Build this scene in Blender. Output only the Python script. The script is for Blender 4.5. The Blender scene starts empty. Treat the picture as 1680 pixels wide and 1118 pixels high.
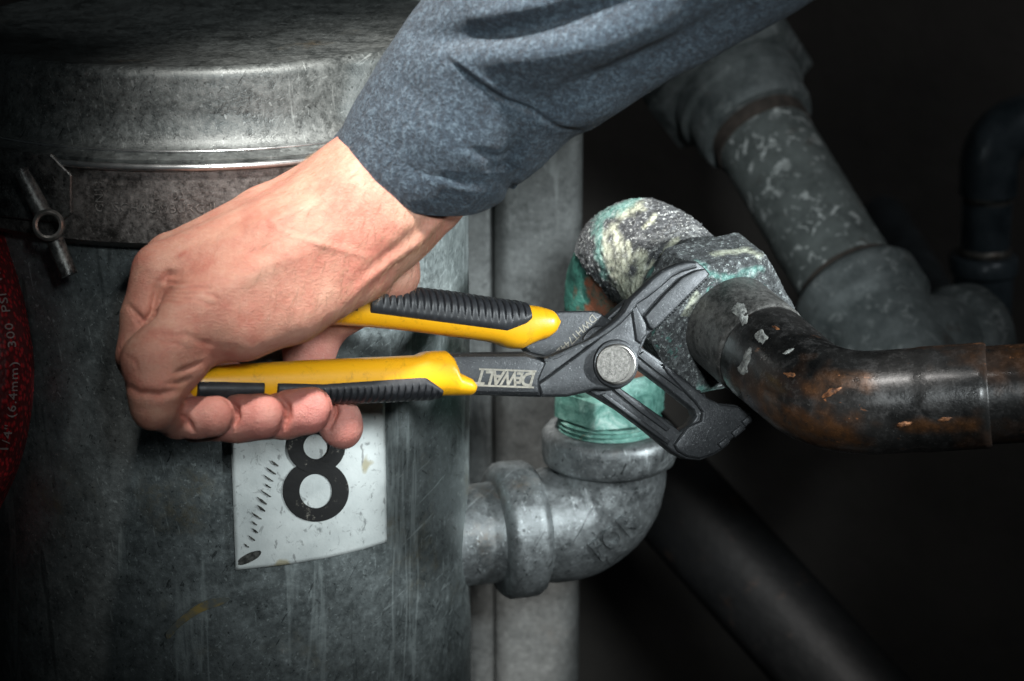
import bpy, bmesh, math, random
import numpy as np
from mathutils import Vector, Matrix, noise as mnoise

random.seed(7); np.random.seed(7)
SC = bpy.context.scene
COL = SC.collection

# ------------------------------------------------------------------ camera
PITCH = math.radians(17.5)
LENS = 85.0
FPX = LENS / 36.0 * 1680.0
CAM = np.array([0.0, 0.0, 1.20])
AX = np.array([1.0, 0.0, 0.0])
AU = np.array([0.0, math.sin(PITCH), math.cos(PITCH)])
AF = np.array([0.0, math.cos(PITCH), -math.sin(PITCH)])
cd = bpy.data.cameras.new('camera'); cam = bpy.data.objects.new('camera', cd); COL.objects.link(cam)
cam.location = CAM; cam.rotation_euler = (math.pi/2 - PITCH, 0, 0)
cd.lens = LENS; cd.sensor_width = 36; cd.clip_start = 0.05; cd.clip_end = 20
cd.dof.use_dof = True; cd.dof.focus_distance = 0.965; cd.dof.aperture_fstop = 12.0
SC.camera = cam
# ------------------------------------------------------------------ world and lamps (an indoor work shot: soft flashes, weak ambient light, an added fill on the wall)
W = bpy.data.worlds.new('World'); SC.world = W; W.use_nodes = True
bg = W.node_tree.nodes['Background']; bg.inputs[0].default_value = (0.55, 0.75, 0.85, 1); bg.inputs[1].default_value = 0.010
def aim(o, p, q):
    o.location = p
    o.rotation_euler = (Vector(q) - Vector(p)).to_track_quat('-Z', 'Y').to_euler()
def spot(name, p, q, power, size_deg, blend, rad, col):
    l = bpy.data.lights.new(name, 'SPOT'); l.energy = power; l.spot_size = math.radians(size_deg); l.spot_blend = blend
    l.shadow_soft_size = rad; l.color = col
    o = bpy.data.objects.new(name, l); COL.objects.link(o); aim(o, p, q); return o
spot('key_flash', (0.0, 0.54, 1.76), (0.0, 0.93, 0.92), 122, 21.5, 1.0, 0.04, (1.0, 0.965, 0.93))
spot('front_flash', (0.17, -0.10, 1.39), (0.02, 0.95, 0.93), 58, 21, 1.0, 0.08, (0.90, 0.975, 1.0))
spot('side_flash', (0.80, 0.62, 1.16), (-0.01, 1.02, 0.91), 72, 20, 1.0, 0.05, (0.90, 0.975, 1.0))
spot('added_wall_fill', (0.95, 0.55, 1.75), (0.36, 1.60, 1.10), 7, 58, 1.0, 0.12, (0.95, 0.97, 1.0))  # added fill without a known source; brightens the wall and far riser
vs = SC.view_settings; vs.view_transform = 'Standard'; vs.look = 'None'; vs.gamma = 1.0; vs.exposure = 0.0
SC.cycles.use_denoising = True
try: SC.cycles.denoiser = 'OPENIMAGEDENOISE'
except Exception: pass
SC.cycles.max_bounces = 6; SC.cycles.diffuse_bounces = 3; SC.cycles.glossy_bounces = 3
SC.cycles.sample_clamp_indirect = 4.0

# ------------------------------------------------------------------ geometry helpers
def ray(px, py):
    return AF + (px - 840.0)/FPX*AX - (py - 559.0)/FPX*AU
def at(px, py, d):
    """point of the place seen at a photo position, d metres along the view axis"""
    return CAM + d*ray(px, py)
def pix(P):
    R = np.asarray(P) - CAM
    d = R @ AF
    return 840 + (R @ AX)/d*FPX, 559 - (R @ AU)/d*FPX, d
def unit(v):
    v = np.asarray(v, float); return v/np.linalg.norm(v)

def mesh_obj(name, V, F, mat, parent=None, smooth=True, uv=None):
    me = bpy.data.meshes.new(name)
    me.from_pydata([tuple(map(float, v)) for v in V], [], [tuple(map(int, f)) for f in F])
    if smooth: me.shade_smooth()
    me.materials.append(mat)
    o = bpy.data.objects.new(name, me); COL.objects.link(o)
    if parent is not None: attach(o, parent)
    return o
def fast_mesh(name, V, Q, mat, parent=None):
    me = bpy.data.meshes.new(name)
    V = np.asarray(V, np.float32); Q = np.asarray(Q, np.int32)
    me.vertices.add(len(V)); me.vertices.foreach_set('co', V.ravel())
    me.loops.add(Q.size); me.loops.foreach_set('vertex_index', Q.ravel())
    me.polygons.add(len(Q)); me.polygons.foreach_set('loop_start', np.arange(0, Q.size, Q.shape[1], dtype=np.int32))
    me.polygons.foreach_set('use_smooth', np.ones(len(Q), bool))
    me.update(calc_edges=True); me.validate()
    me.materials.append(mat)
    o = bpy.data.objects.new(name, me); COL.objects.link(o)
    if parent is not None: attach(o, parent)
    return o
def world_of(o):
    m = o.matrix_basis.copy()
    if o.parent is not None: m = world_of(o.parent) @ o.matrix_parent_inverse @ m
    return m
def attach(o, parent):
    o.parent = parent
    o.matrix_parent_inverse = world_of(parent).inverted()
def thing(name, label, cat, loc, group=None):
    o = bpy.data.objects.new(name, None); COL.objects.link(o); o.location = loc; o.empty_display_size = 0.02
    o['label'] = label; o['category'] = cat
    if group: o['group'] = group
    return o
def sharp(o, ang=40):
    o.data.set_sharp_from_angle(angle=math.radians(ang))

def frames(path):
    path = np.asarray(path, float); n = len(path)
    T = np.gradient(path, axis=0); T /= np.linalg.norm(T, axis=1)[:, None]
    u = np.cross(T[0], -AF)
    if np.linalg.norm(u) < 1e-3: u = np.cross(T[0], AX)
    u = unit(u); U = [u]
    for i in range(1, n):
        u = U[-1] - T[i]*(U[-1] @ T[i]); U.append(unit(u))
    U = np.array(U); Wv = np.cross(T, U)
    return T, U, Wv
def fillet(pts, rads, step=0.002):
    pts = [np.asarray(p, float) for p in pts]
    out = []; start = pts[0]
    for i in range(1, len(pts)-1):
        a = unit(pts[i-1]-pts[i]); b = unit(pts[i+1]-pts[i])
        ang = math.acos(max(-1, min(1, a @ b))); r = rads[i-1]
        t = r/math.tan(ang/2)
        p0 = pts[i]+a*t; p1 = pts[i]+b*t
        c = pts[i] + unit(a+b)*r/math.sin(ang/2)
        L = np.linalg.norm(p0-start); k = max(1, int(L/step))
        out += [start+(p0-start)*j/k for j in range(k)]
        sw = math.pi-ang; k = max(4, int(sw*r/step)); e0 = (p0-c)/r; e1 = unit((p1-c)/r - e0*(e0 @ ((p1-c)/r)))
        out += [c + r*(e0*math.cos(sw*j/k)+e1*math.sin(sw*j/k)) for j in range(k)]
        start = p1
    L = np.linalg.norm(pts[-1]-start); k = max(1, int(L/step))
    out += [start+(pts[-1]-start)*j/k for j in range(k+1)]
    return np.array(out)
def arclen(path):
    return np.concatenate([[0], np.cumsum(np.linalg.norm(np.diff(path, axis=0), axis=1))])
def resample(path, s):
    a = arclen(path); return np.stack([np.interp(s, a, path[:, i]) for i in range(3)], 1)
def sweep(name, path, rad, segs, mat, parent=None, cap=True, disp=None, prof=None):
    """tube along a path; rad = number or per-point; prof=[(s,r)] radius steps by arc length"""
    path = np.asarray(path, float)
    if prof is not None:
        a = arclen(path); S = []; R = []
        for (s0, r0), (s1, r1) in zip(prof[:-1], prof[1:]):
            k = max(1, int((s1-s0)/0.0025))
            for j in range(k): S.append(s0+(s1-s0)*j/k); R.append(r0+(r1-r0)*j/k)
        S.append(prof[-1][0]); R.append(prof[-1][1])
        S = np.array(S); R = np.array(R)
        for i in range(1, len(S)):
            if S[i] <= S[i-1]: S[i] = S[i-1]+1e-5
        path = resample(path, S); rad = R
    n = len(path); rad = np.broadcast_to(np.asarray(rad, float), (n,))
    T, U, Wv = frames(path)
    ph = np.arange(segs)/segs*2*math.pi
    D = U[:, None, :]*np.cos(ph)[None, :, None] + Wv[:, None, :]*np.sin(ph)[None, :, None]
    P = path[:, None, :] + D*rad[:, None, None]
    if disp is not None:
        P = P + D*disp(P, D)[..., None]
    V = P.reshape(-1, 3); F = []
    for i in range(n-1):
        for j in range(segs):
            k = (j+1) % segs
            F.append((i*segs+j, i*segs+k, (i+1)*segs+k, (i+1)*segs+j))
    if cap:
        F.append(tuple(range(segs-1, -1, -1))); F.append(tuple((n-1)*segs+j for j in range(segs)))
    o = mesh_obj(name, V, F, mat, parent)
    bm = bmesh.new(); bm.from_mesh(o.data); bmesh.ops.recalc_face_normals(bm, faces=bm.faces); bm.to_mesh(o.data); bm.free()
    sharp(o, 50)
    return o
def lathe(name, cx, cy, prof, segs, mat, parent=None, disp=None):
    V = []; F = []
    for r, z in prof:
        for j in range(segs):
            a = 2*math.pi*j/segs; rr = r
            if disp: rr += disp(a, z, r)
            V.append((cx+rr*math.cos(a), cy+rr*math.sin(a), z))
    for i in range(len(prof)-1):
        for j in range(segs):
            k = (j+1) % segs
            F.append((i*segs+j, i*segs+k, (i+1)*segs+k, (i+1)*segs+j))
    o = mesh_obj(name, V, F, mat, parent)
    bm = bmesh.new(); bm.from_mesh(o.data); bmesh.ops.remove_doubles(bm, verts=bm.verts, dist=1e-6); bmesh.ops.recalc_face_normals(bm, faces=bm.faces); bm.to_mesh(o.data); bm.free()
    sharp(o, 45)
    return o
def nz(P, sc, seed=0.0):
    return mnoise.noise(Vector((P[0]*sc+seed, P[1]*sc-seed*1.7, P[2]*sc+seed*0.6)))
def fbm(P, sc, octv=4, seed=0.0):
    return mnoise.fractal(Vector((P[0]*sc+seed, P[1]*sc, P[2]*sc-seed)), 1.0, 2.0, octv)
def disp_field(fn):
    def f(P, D):
        sh = P.shape[:2]; out = np.zeros(sh)
        for i in range(sh[0]):
            for j in range(sh[1]): out[i, j] = fn(P[i, j], D[i, j])
        return out
    return f
def curve_mesh(cu):
    o = bpy.data.objects.new('tmp', cu); COL.objects.link(o)
    dg = bpy.context.evaluated_depsgraph_get(); dg.update()
    me = bpy.data.meshes.new_from_object(o.evaluated_get(dg))
    bpy.data.objects.remove(o); bpy.data.curves.remove(cu)
    n = len(me.vertices); V = np.empty(n*3); me.vertices.foreach_get('co', V)
    F = [tuple(p.vertices) for p in me.polygons]
    bpy.data.meshes.remove(me)
    return V.reshape(-1, 3), F
def text_mesh(s, size, extrude=0.0, bold=0.0, shear=0.0, spacing=1.0, res=3, bevel=0.0):
    cu = bpy.data.curves.new('t', 'FONT'); cu.body = s; cu.size = size; cu.extrude = extrude; cu.offset = bold
    cu.shear = shear; cu.space_character = spacing; cu.align_x = 'CENTER'; cu.align_y = 'CENTER'; cu.resolution_u = res
    cu.bevel_depth = bevel
    return curve_mesh(cu)
def plate_mesh(outline, holes, half, bevel, res=2):
    """flat forging with rounded edges: outline and holes in metres on a plane, thickness 2*half"""
    cu = bpy.data.curves.new('p', 'CURVE'); cu.dimensions = '2D'; cu.fill_mode = 'BOTH'
    for pts in [outline]+list(holes):
        s = cu.splines.new('POLY'); s.points.add(len(pts)-1); s.use_cyclic_u = True
        for p, q in zip(s.points, pts): p.co = (q[0], q[1], 0, 1)
    cu.extrude = max(half-bevel, 1e-5); cu.bevel_depth = bevel; cu.bevel_resolution = res; cu.offset = -bevel
    return curve_mesh(cu)
def roundpoly(pts, k=2):
    pts = [np.asarray(p, float) for p in pts]
    for _ in range(k):
        out = []
        for i in range(len(pts)):
            a, b = pts[i], pts[(i+1) % len(pts)]
            out += [a*.75+b*.25, a*.25+b*.75]
        pts = out
    return pts

# ------------------------------------------------------------------ material helpers
class Mat:
    def __init__(s, name):
        s.m = bpy.data.materials.new(name); s.m.use_nodes = True; s.nt = s.m.node_tree
        s.b = s.nt.nodes['Principled BSDF']; s.tc = s.nt.nodes.new('ShaderNodeTexCoord'); s.co = s.tc.outputs['Object']
    def n(s, t, **kw):
        nd = s.nt.nodes.new(t)
        for k, v in kw.items(): setattr(nd, k, v)
        return nd
    def put(s, sock, v):
        if hasattr(v, 'links'): s.nt.links.new(v, sock)
        elif isinstance(v, tuple) and len(v) == 3 and sock.type == 'RGBA': sock.default_value = (*v, 1)
        else: sock.default_value = v
    def scale(s, vec):
        nd = s.n('ShaderNodeMapping'); s.put(nd.inputs[0], s.co); nd.inputs['Scale'].default_value = vec; return nd.outputs[0]
    def noise(s, sc, det=4, rough=0.6, vec=None, dist=0.0):
        nd = s.n('ShaderNodeTexNoise'); s.put(nd.inputs['Vector'], vec if vec is not None else s.co)
        nd.inputs['Scale'].default_value = sc; nd.inputs['Detail'].default_value = det; nd.inputs['Roughness'].default_value = rough
        nd.inputs['Distortion'].default_value = dist; return nd.outputs[0]
    def vor(s, sc, vec=None, feat='F1', out=0):
        nd = s.n('ShaderNodeTexVoronoi', feature=feat); s.put(nd.inputs['Vector'], vec if vec is not None else s.co)
        nd.inputs['Scale'].default_value = sc; return nd.outputs[out]
    def ramp(s, f, stops, interp='LINEAR'):
        nd = s.n('ShaderNodeValToRGB'); s.put(nd.inputs[0], f); cr = nd.color_ramp; cr.interpolation = interp
        while len(cr.elements) < len(stops): cr.elements.new(0.5)
        for e, (p, c) in zip(cr.elements, stops):
            e.position = p; e.color = (*c, 1) if isinstance(c, tuple) else (c, c, c, 1)
        return nd.outputs[0]
    def mix(s, f, a, b, mode='MIX'):
        nd = s.n('ShaderNodeMix', data_type='RGBA', blend_type=mode)
        s.put(nd.inputs[0], f); s.put(nd.inputs[6], a); s.put(nd.inputs[7], b); return nd.outputs[2]
    def math(s, op, a, b=0.0, c=None):
        nd = s.n('ShaderNodeMath', operation=op); s.put(nd.inputs[0], a); s.put(nd.inputs[1], b)
        if c is not None: s.put(nd.inputs[2], c)
        return nd.outputs[0]
    def bump(s, h, dist, strength=1.0, normal=None):
        nd = s.n('ShaderNodeBump'); s.put(nd.inputs['Height'], h); nd.inputs['Distance'].default_value = dist
        nd.inputs['Strength'].default_value = strength
        if normal is not None: s.put(nd.inputs['Normal'], normal)
        return nd.outputs[0]
    def set(s, color=None, rough=None, metal=None, normal=None, **kw):
        I = s.b.inputs
        if color is not None: s.put(I['Base Color'], color)
        if rough is not None: s.put(I['Roughness'], rough)
        if metal is not None: s.put(I['Metallic'], metal)
        if normal is not None: s.put(I['Normal'], normal)
        for k, v in kw.items(): s.put(I[k.replace('_', ' ')], v)
        return s.m
    def sep(s, axis):
        nd = s.n('ShaderNodeSeparateXYZ'); s.put(nd.inputs[0], s.co); return nd.outputs[axis]

def galvanised(name, dark, light, rough=0.42, metal=0.55, stain=(0.16, 0.11, 0.07), seed=1.0, drip=0.0, scr=0.5, con=1.0):
    k = Mat(name)
    def sc(v, f, cap=1.0): return tuple(min(cap, x*f) for x in v)
    def scratch(rot, sx, lo, hi):
        m1 = k.n('ShaderNodeMapping'); k.put(m1.inputs[0], k.co); m1.inputs['Rotation'].default_value = rot
        m2 = k.n('ShaderNodeMapping'); k.put(m2.inputs[0], m1.outputs[0]); m2.inputs['Scale'].default_value = (sx, sx, sx*0.045)
        return k.ramp(k.noise(1.0, 3, 0.6, vec=m2.outputs[0]), [(lo, 0.0), (hi, 1.0)])
    big = k.noise(11*seed, 6, 0.7, dist=0.5); mid = k.noise(75, 6, 0.78); fine = k.noise(330, 5, 0.8); dust = k.noise(1000, 3, 0.8)
    c = k.mix(k.ramp(big, [(0.33, 0.0), (0.67, 1.0)]), dark, light)
    c = k.mix(k.ramp(mid, [(0.40, 0.0), (0.66, 0.8*con)]), c, sc(light, 1.6))
    c = k.mix(k.ramp(mid, [(0.30, 0.85*con), (0.46, 0.0)]), c, sc(dark, 0.38))
    c = k.mix(k.ramp(fine, [(0.36, 0.75*con), (0.50, 0.0)]), c, sc(dark, 0.45))
    c = k.mix(k.ramp(fine, [(0.54, 0.0), (0.68, 0.75*con)]), c, sc(light, 2.0, 0.75))
    c = k.mix(k.ramp(dust, [(0.64, 0.0), (0.72, 0.6*con)]), c, sc(light, 2.3, 0.8))
    c = k.mix(k.ramp(dust, [(0.28, 0.6*con), (0.36, 0.0)]), c, sc(dark, 0.25))
    for rot, sx, w in (((0.15, 0.1, 0), 520, 0.5), ((0.7, 0.3, 0.4), 620, 0.7), ((1.2, -0.6, 0.9), 560, 0.7)):
        c = k.mix(k.math('MULTIPLY', scratch(rot, sx, 0.655, 0.69), w*scr), c, sc(light, 2.4, 0.8))
    for rot, sx in (((0.4, -0.5, 0.2), 480), ((-0.9, 0.2, 0.6), 560)):
        c = k.mix(k.math('MULTIPLY', scratch(rot, sx, 0.66, 0.69), 0.9*scr), c, sc(dark, 0.2))
    if drip > 0:
        dr = k.noise(1.0, 5, 0.6, vec=k.scale((26, 26, 3.0)), dist=0.4)
        c = k.mix(k.ramp(dr, [(0.595, 0.0), (0.615, drip), (0.64, 0.0)]), c, sc(light, 1.9))
        c = k.mix(k.ramp(dr, [(0.36, 0.0), (0.38, drip), (0.40, 0.0)]), c, sc(dark, 0.4))
    c = k.mix(k.math('MULTIPLY', k.ramp(k.noise(17, 4, 0.7), [(0.60, 0.0), (0.70, 0.6)]), k.ramp(fine, [(0.42, 0.0), (0.58, 1.0)])), c, stain)
    r = k.ramp(k.math('ADD', k.math('MULTIPLY', mid, 0.5), k.math('MULTIPLY', fine, 0.5)), [(0.36, rough-0.14), (0.62, rough+0.2)])
    nrm = k.bump(k.math('ADD', k.math('MULTIPLY', mid, 0.7), k.math('ADD', k.math('MULTIPLY', fine, 0.45), k.math('MULTIPLY', dust, 0.15))), 0.0007, 0.6)
    return k.set(c, r, metal, nrm)

M = {}
M['drum'] = galvanised('galvanised drum steel', (0.125, 0.146, 0.147), (0.26, 0.292, 0.29), 0.38, 0.62, (0.15, 0.12, 0.06), 1.0, 0.6, 0.7, 0.42)
M['lid'] = galvanised('aged lid steel', (0.055, 0.063, 0.062), (0.14, 0.15, 0.145), 0.42, 0.5, (0.14, 0.09, 0.03), 1.3, 0.2, 0.8, 0.75)
M['band'] = galvanised('clamp band steel', (0.05, 0.047, 0.044), (0.13, 0.122, 0.115), 0.42, 0.5, seed=1.7)
M['post'] = galvanised('post zinc', (0.12, 0.127, 0.125), (0.22, 0.232, 0.228), 0.48, 0.45, (0.15, 0.13, 0.11), 1.0, 0.5, 0.4, 0.3)
M['cast'] = galvanised('cast malleable iron', (0.115, 0.125, 0.128), (0.23, 0.247, 0.25), 0.38, 0.6, seed=2.0, scr=0.9, con=0.55)
M['bolt'] = galvanised('bolt steel', (0.06, 0.06, 0.06), (0.20, 0.20, 0.19), 0.36, 0.8, seed=3.0)

k = Mat('bead steel'); M['bead'] = k.set(k.ramp(k.noise(150, 4), [(0.3, (0.3, 0.31, 0.31)), (0.7, (0.65, 0.66, 0.65))]), 0.26, 0.9)
k = Mat('wall paint'); M['wall'] = k.set(k.ramp(k.noise(6, 5), [(0.3, (0.05, 0.046, 0.042)), (0.7, (0.10, 0.09, 0.08))]), 0.85, 0.0, k.bump(k.noise(40, 4), 0.002))
k = Mat('concrete floor'); M['floor'] = k.set(k.ramp(k.noise(9, 6), [(0.3, (0.04, 0.04, 0.04)), (0.7, (0.085, 0.083, 0.08))]), 0.8, 0.0, k.bump(k.noise(60, 4), 0.002))

# paint-spotted old pipe in the background
def spotted(name, base, base2, spot_c, amount):
    k = Mat(name)
    c = k.mix(k.ramp(k.noise(45, 6, 0.75), [(0.35, 0.0), (0.65, 1.0)]), base, base2)
    v = k.noise(150, 5, 0.65, dist=0.6); m = k.math('MULTIPLY', k.ramp(v, [(0.565, 0.0), (0.605, 1.0)]), k.ramp(k.noise(24, 4), [(0.40, 0.2), (0.56, amount)]))
    c = k.mix(m, c, spot_c)
    c = k.mix(k.ramp(k.noise(60, 4), [(0.62, 0.0), (0.72, 0.5)]), c, (0.10, 0.06, 0.04))
    return k.set(c, 0.55, 0.2, k.bump(k.noise(120, 5), 0.0008, 0.6))
M['bgpipe'] = spotted('paint flecked pipe', (0.12, 0.137, 0.132), (0.26, 0.29, 0.28), (0.80, 0.84, 0.82), 1.0)
M['bgfit'] = spotted('old fitting iron', (0.11, 0.13, 0.13), (0.28, 0.31, 0.31), (0.50, 0.53, 0.52), 0.6)
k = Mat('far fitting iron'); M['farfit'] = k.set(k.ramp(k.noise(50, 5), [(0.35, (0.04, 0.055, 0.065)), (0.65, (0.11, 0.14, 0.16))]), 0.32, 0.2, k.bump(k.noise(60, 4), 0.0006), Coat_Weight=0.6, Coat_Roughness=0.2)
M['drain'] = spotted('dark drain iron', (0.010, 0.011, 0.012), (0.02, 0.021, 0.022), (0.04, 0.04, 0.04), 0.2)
k = Mat('worn ring metal'); M['ring'] = k.set(k.ramp(k.noise(120, 4), [(0.35, (0.14, 0.12, 0.10)), (0.65, (0.42, 0.40, 0.36))]), 0.4, 0.6)
k = Mat('rust joint'); M['rust'] = k.set(k.ramp(k.noise(140, 5), [(0.35, (0.05, 0.042, 0.036)), (0.65, (0.12, 0.095, 0.08))]), 0.75, 0.0, k.bump(k.noise(300, 4), 0.0006))

# verdigris copper
def verdigris(name, bias):
    k = Mat(name)
    n1 = k.noise(60, 6, 0.75, dist=0.8); n2 = k.noise(180, 6, 0.8)
    c = k.ramp(n1, [(0.32, (0.010, 0.035, 0.030)), (0.46, (0.022, 0.095, 0.075)), (0.58, (0.05, 0.19, 0.15)), (0.72, (0.20, 0.40, 0.34))])
    c = k.mix(k.math('MULTIPLY', k.ramp(k.noise(30, 5, 0.7, vec=k.scale((1, 1, 0.5))), [(0.49, 0.0), (0.54, 0.95)]), k.ramp(n2, [(0.36, 0.1), (0.52, 1.0)])), c, k.mix(n2, (0.09, 0.028, 0.016), (0.26, 0.085, 0.04)))
    c = k.mix(k.ramp(n2, [(0.34, 0.8), (0.46, 0.0)]), c, (0.012, 0.022, 0.02))
    return k.set(c, k.ramp(n2, [(0.3, 0.35), (0.7, 0.75)]), 0.15, k.bump(k.noise(170, 6, 0.75), 0.0012, 0.8))
M['copper_dark'] = verdigris('verdigris copper dark', 0.10)
k = Mat('verdigris brass pale')
n1 = k.noise(70, 6, 0.75, dist=0.7); n2 = k.noise(240, 5, 0.8)
c = k.ramp(n1, [(0.34, (0.030, 0.095, 0.080)), (0.46, (0.075, 0.205, 0.170)), (0.57, (0.17, 0.35, 0.30)), (0.70, (0.42, 0.56, 0.51))])
c = k.mix(k.ramp(n2, [(0.33, 0.8), (0.45, 0.0)]), c, (0.03, 0.10, 0.085))
c = k.mix(k.math('MULTIPLY', k.ramp(k.noise(38, 5, 0.65), [(0.60, 0.0), (0.65, 0.9)]), k.ramp(n2, [(0.4, 0.2), (0.55, 1.0)])), c, (0.34, 0.13, 0.06))
M['copper_pale'] = k.set(c, k.ramp(n2, [(0.3, 0.3), (0.7, 0.65)]), 0.1, k.bump(k.math('ADD', n1, k.math('MULTIPLY', n2, 0.5)), 0.0010, 0.7))
# mineral crust
def crust(name, dark, mid, lightc, teal):
    k = Mat(name)
    n = k.noise(360, 6, 0.85); n2 = k.noise(42, 5, 0.7); n3 = k.noise(640, 3, 0.75)
    c = k.ramp(n, [(0.36, dark), (0.52, mid), (0.62, tuple(x*2.2 for x in mid)), (0.72, lightc)])
    c = k.mix(k.ramp(n3, [(0.585, 0.0), (0.64, 0.9)]), c, lightc)
    c = k.mix(k.ramp(n3, [(0.36, 0.9), (0.42, 0.0)]), c, dark)
    c = k.mix(k.ramp(k.noise(60, 6, 0.75, dist=0.5), [(0.56, 0.0), (0.70, 0.35)]), c, lightc)
    c = k.mix(k.ramp(n2, [(0.60, 0.0), (0.66, teal)]), c, k.mix(n, (0.03, 0.18, 0.15), (0.22, 0.48, 0.42)))
    lm = k.n('ShaderNodeAttribute', attribute_name='lime').outputs['Fac']
    c = k.mix(k.math('MULTIPLY', lm, k.ramp(n, [(0.34, 0.35), (0.5, 1.0)])), c, k.ramp(n, [(0.35, (0.16, 0.17, 0.12)), (0.5, (0.45, 0.47, 0.36)), (0.65, (0.70, 0.72, 0.60))]))
    vg = k.n('ShaderNodeAttribute', attribute_name='verdigris').outputs['Fac']
    c = k.mix(vg, c, k.ramp(n, [(0.35, (0.03, 0.10, 0.085)), (0.5, (0.14, 0.30, 0.265)), (0.65, (0.50, 0.62, 0.59))]))
    return k.set(c, 0.9, 0.0, k.bump(k.math('ADD', n, k.math('MULTIPLY', n3, 0.7)), 0.0012, 0.8))
M['crust'] = crust('mineral crust', (0.008, 0.009, 0.010), (0.058, 0.062, 0.066), (0.62, 0.65, 0.63), 0.0)
M['nutcrust'] = crust('crusted nut', (0.015, 0.016, 0.017), (0.065, 0.070, 0.072), (0.36, 0.40, 0.39), 0.75)
k = Mat('pale lime deposit'); n = k.noise(260, 6, 0.8)
M['lime'] = k.set(k.ramp(n, [(0.35, (0.12, 0.13, 0.10)), (0.5, (0.40, 0.42, 0.33)), (0.65, (0.62, 0.64, 0.52))]), 0.9, 0.0, k.bump(n, 0.0015, 0.9))
k = Mat('teal lime deposit'); n = k.noise(260, 6, 0.8)
M['teal'] = k.set(k.ramp(n, [(0.35, (0.05, 0.14, 0.12)), (0.5, (0.20, 0.42, 0.37)), (0.65, (0.50, 0.66, 0.62))]), 0.9, 0.0, k.bump(n, 0.0015, 0.9))

# blackened copper
def blackcopper(name, chips, rust):
    k = Mat(name)
    n1 = k.noise(26, 6, 0.75, dist=0.4); n2 = k.noise(150, 6, 0.8); n3 = k.noise(700, 4, 0.8)
    c = k.mix(k.ramp(n1, [(0.38, 0.0), (0.62, 1.0)]), (0.007, 0.007, 0.007), (0.030, 0.029, 0.028))
    c = k.mix(k.ramp(n2, [(0.50, 0.0), (0.66, 0.8)]), c, (0.055, 0.053, 0.052))
    c = k.mix(k.math('MULTIPLY', k.ramp(k.noise(14, 4, 0.65), [(0.46, 0.0), (0.58, rust)]), k.ramp(n2, [(0.36, 0.3), (0.55, 1.0)])), c, k.mix(n2, (0.030, 0.012, 0.004), (0.17, 0.065, 0.018)))
    c = k.mix(k.ramp(n3, [(0.63, 0.0), (0.70, 0.55)]), c, (0.20, 0.20, 0.19))
    c = k.mix(k.math('MULTIPLY', k.n('ShaderNodeAttribute', attribute_name='rust').outputs['Fac'], k.ramp(n2, [(0.34, 0.2), (0.56, 0.85)])), c, k.mix(n2, (0.035, 0.015, 0.006), (0.155, 0.064, 0.020)))
    ch = k.math('MULTIPLY', k.ramp(k.noise(170, 4, 0.7, vec=k.scale((0.5, 1, 1.5))), [(0.655, 0.0), (0.675, chips)]), k.ramp(k.noise(22, 2), [(0.46, 0.0), (0.56, 1.0)]))
    c = k.mix(ch, c, k.mix(n3, (0.16, 0.055, 0.02), (0.46, 0.20, 0.09)))
    r = k.ramp(n2, [(0.3, 0.22), (0.7, 0.5)])
    return k.set(c, r, 0.25, k.bump(k.math('ADD', k.noise(60, 6, 0.75), k.math('MULTIPLY', n2, 0.25)), 0.0009, 0.5), Coat_Weight=0.7, Coat_Roughness=k.ramp(n2, [(0.35, 0.12), (0.65, 0.34)]))
M['blackpipe'] = blackcopper('blackened copper', 1.0, 0.75)
M['coupling'] = galvanised('dull coupling metal', (0.035, 0.034, 0.032), (0.10, 0.098, 0.093), 0.42, 0.4, (0.09, 0.05, 0.03), 2.5)
k = Mat('old putty'); n = k.noise(420, 6, 0.8)
M['putty'] = k.set(k.ramp(n, [(0.36, (0.05, 0.05, 0.047)), (0.5, (0.19, 0.195, 0.185)), (0.65, (0.38, 0.39, 0.36))]), 0.9, 0.0, k.bump(n, 0.0006))
k = Mat('bare copper'); M['chip'] = k.set(k.ramp(k.noise(400, 4), [(0.35, (0.06, 0.024, 0.012)), (0.65, (0.36, 0.155, 0.065))]), 0.55, 0.2)
k = Mat('shadow gap'); M['gap'] = k.set((0.012, 0.012, 0.012), 0.9, 0.0)

# pliers
k = Mat('phosphated tool steel'); n = k.noise(800, 4, 0.75)
sc = k.ramp(k.noise(1300, 2, 0.6), [(0.64, 0.0), (0.72, 0.7)])
M['tool'] = k.set(k.mix(sc, k.ramp(k.noise(110, 6, 0.75), [(0.3, (0.030, 0.032, 0.035)), (0.7, (0.060, 0.064, 0.068))]), (0.22, 0.23, 0.235)), k.ramp(n, [(0.3, 0.30), (0.7, 0.50)]), 0.5, k.bump(n, 0.00022, 0.7))
k = Mat('yellow grip'); n = k.noise(800, 3)
M['yellow'] = k.set(k.mix(k.ramp(k.noise(150, 6, 0.85, dist=0.5), [(0.54, 0.0), (0.68, 0.6)]), (0.86, 0.42, 0.010), (0.40, 0.19, 0.015)), 0.34, 0.0, k.bump(n, 0.00008, 0.5), Subsurface_Weight=0.0)
k = Mat('black rubber grip'); n = k.noise(500, 4)
M['rubber'] = k.set(k.ramp(n, [(0.3, (0.014, 0.015, 0.017)), (0.7, (0.03, 0.032, 0.036))]), 0.46, 0.0, k.bump(n, 0.00015, 0.6))
k = Mat('pivot steel'); n = k.noise(900, 4, 0.75)
M['pivot'] = k.set(k.ramp(n, [(0.35, (0.075, 0.072, 0.066)), (0.65, (0.20, 0.19, 0.175))]), 0.46, 0.6, k.bump(n, 0.0002, 0.7))
k = Mat('polished rim'); M['pivotrim'] = k.set((0.45, 0.43, 0.40), 0.25, 0.9)
k = Mat('etched print'); n = k.noise(900, 3)
M['print'] = k.set(k.ramp(n, [(0.3, (0.20, 0.185, 0.15)), (0.7, (0.34, 0.32, 0.27))]), 0.6, 0.1)

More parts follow.
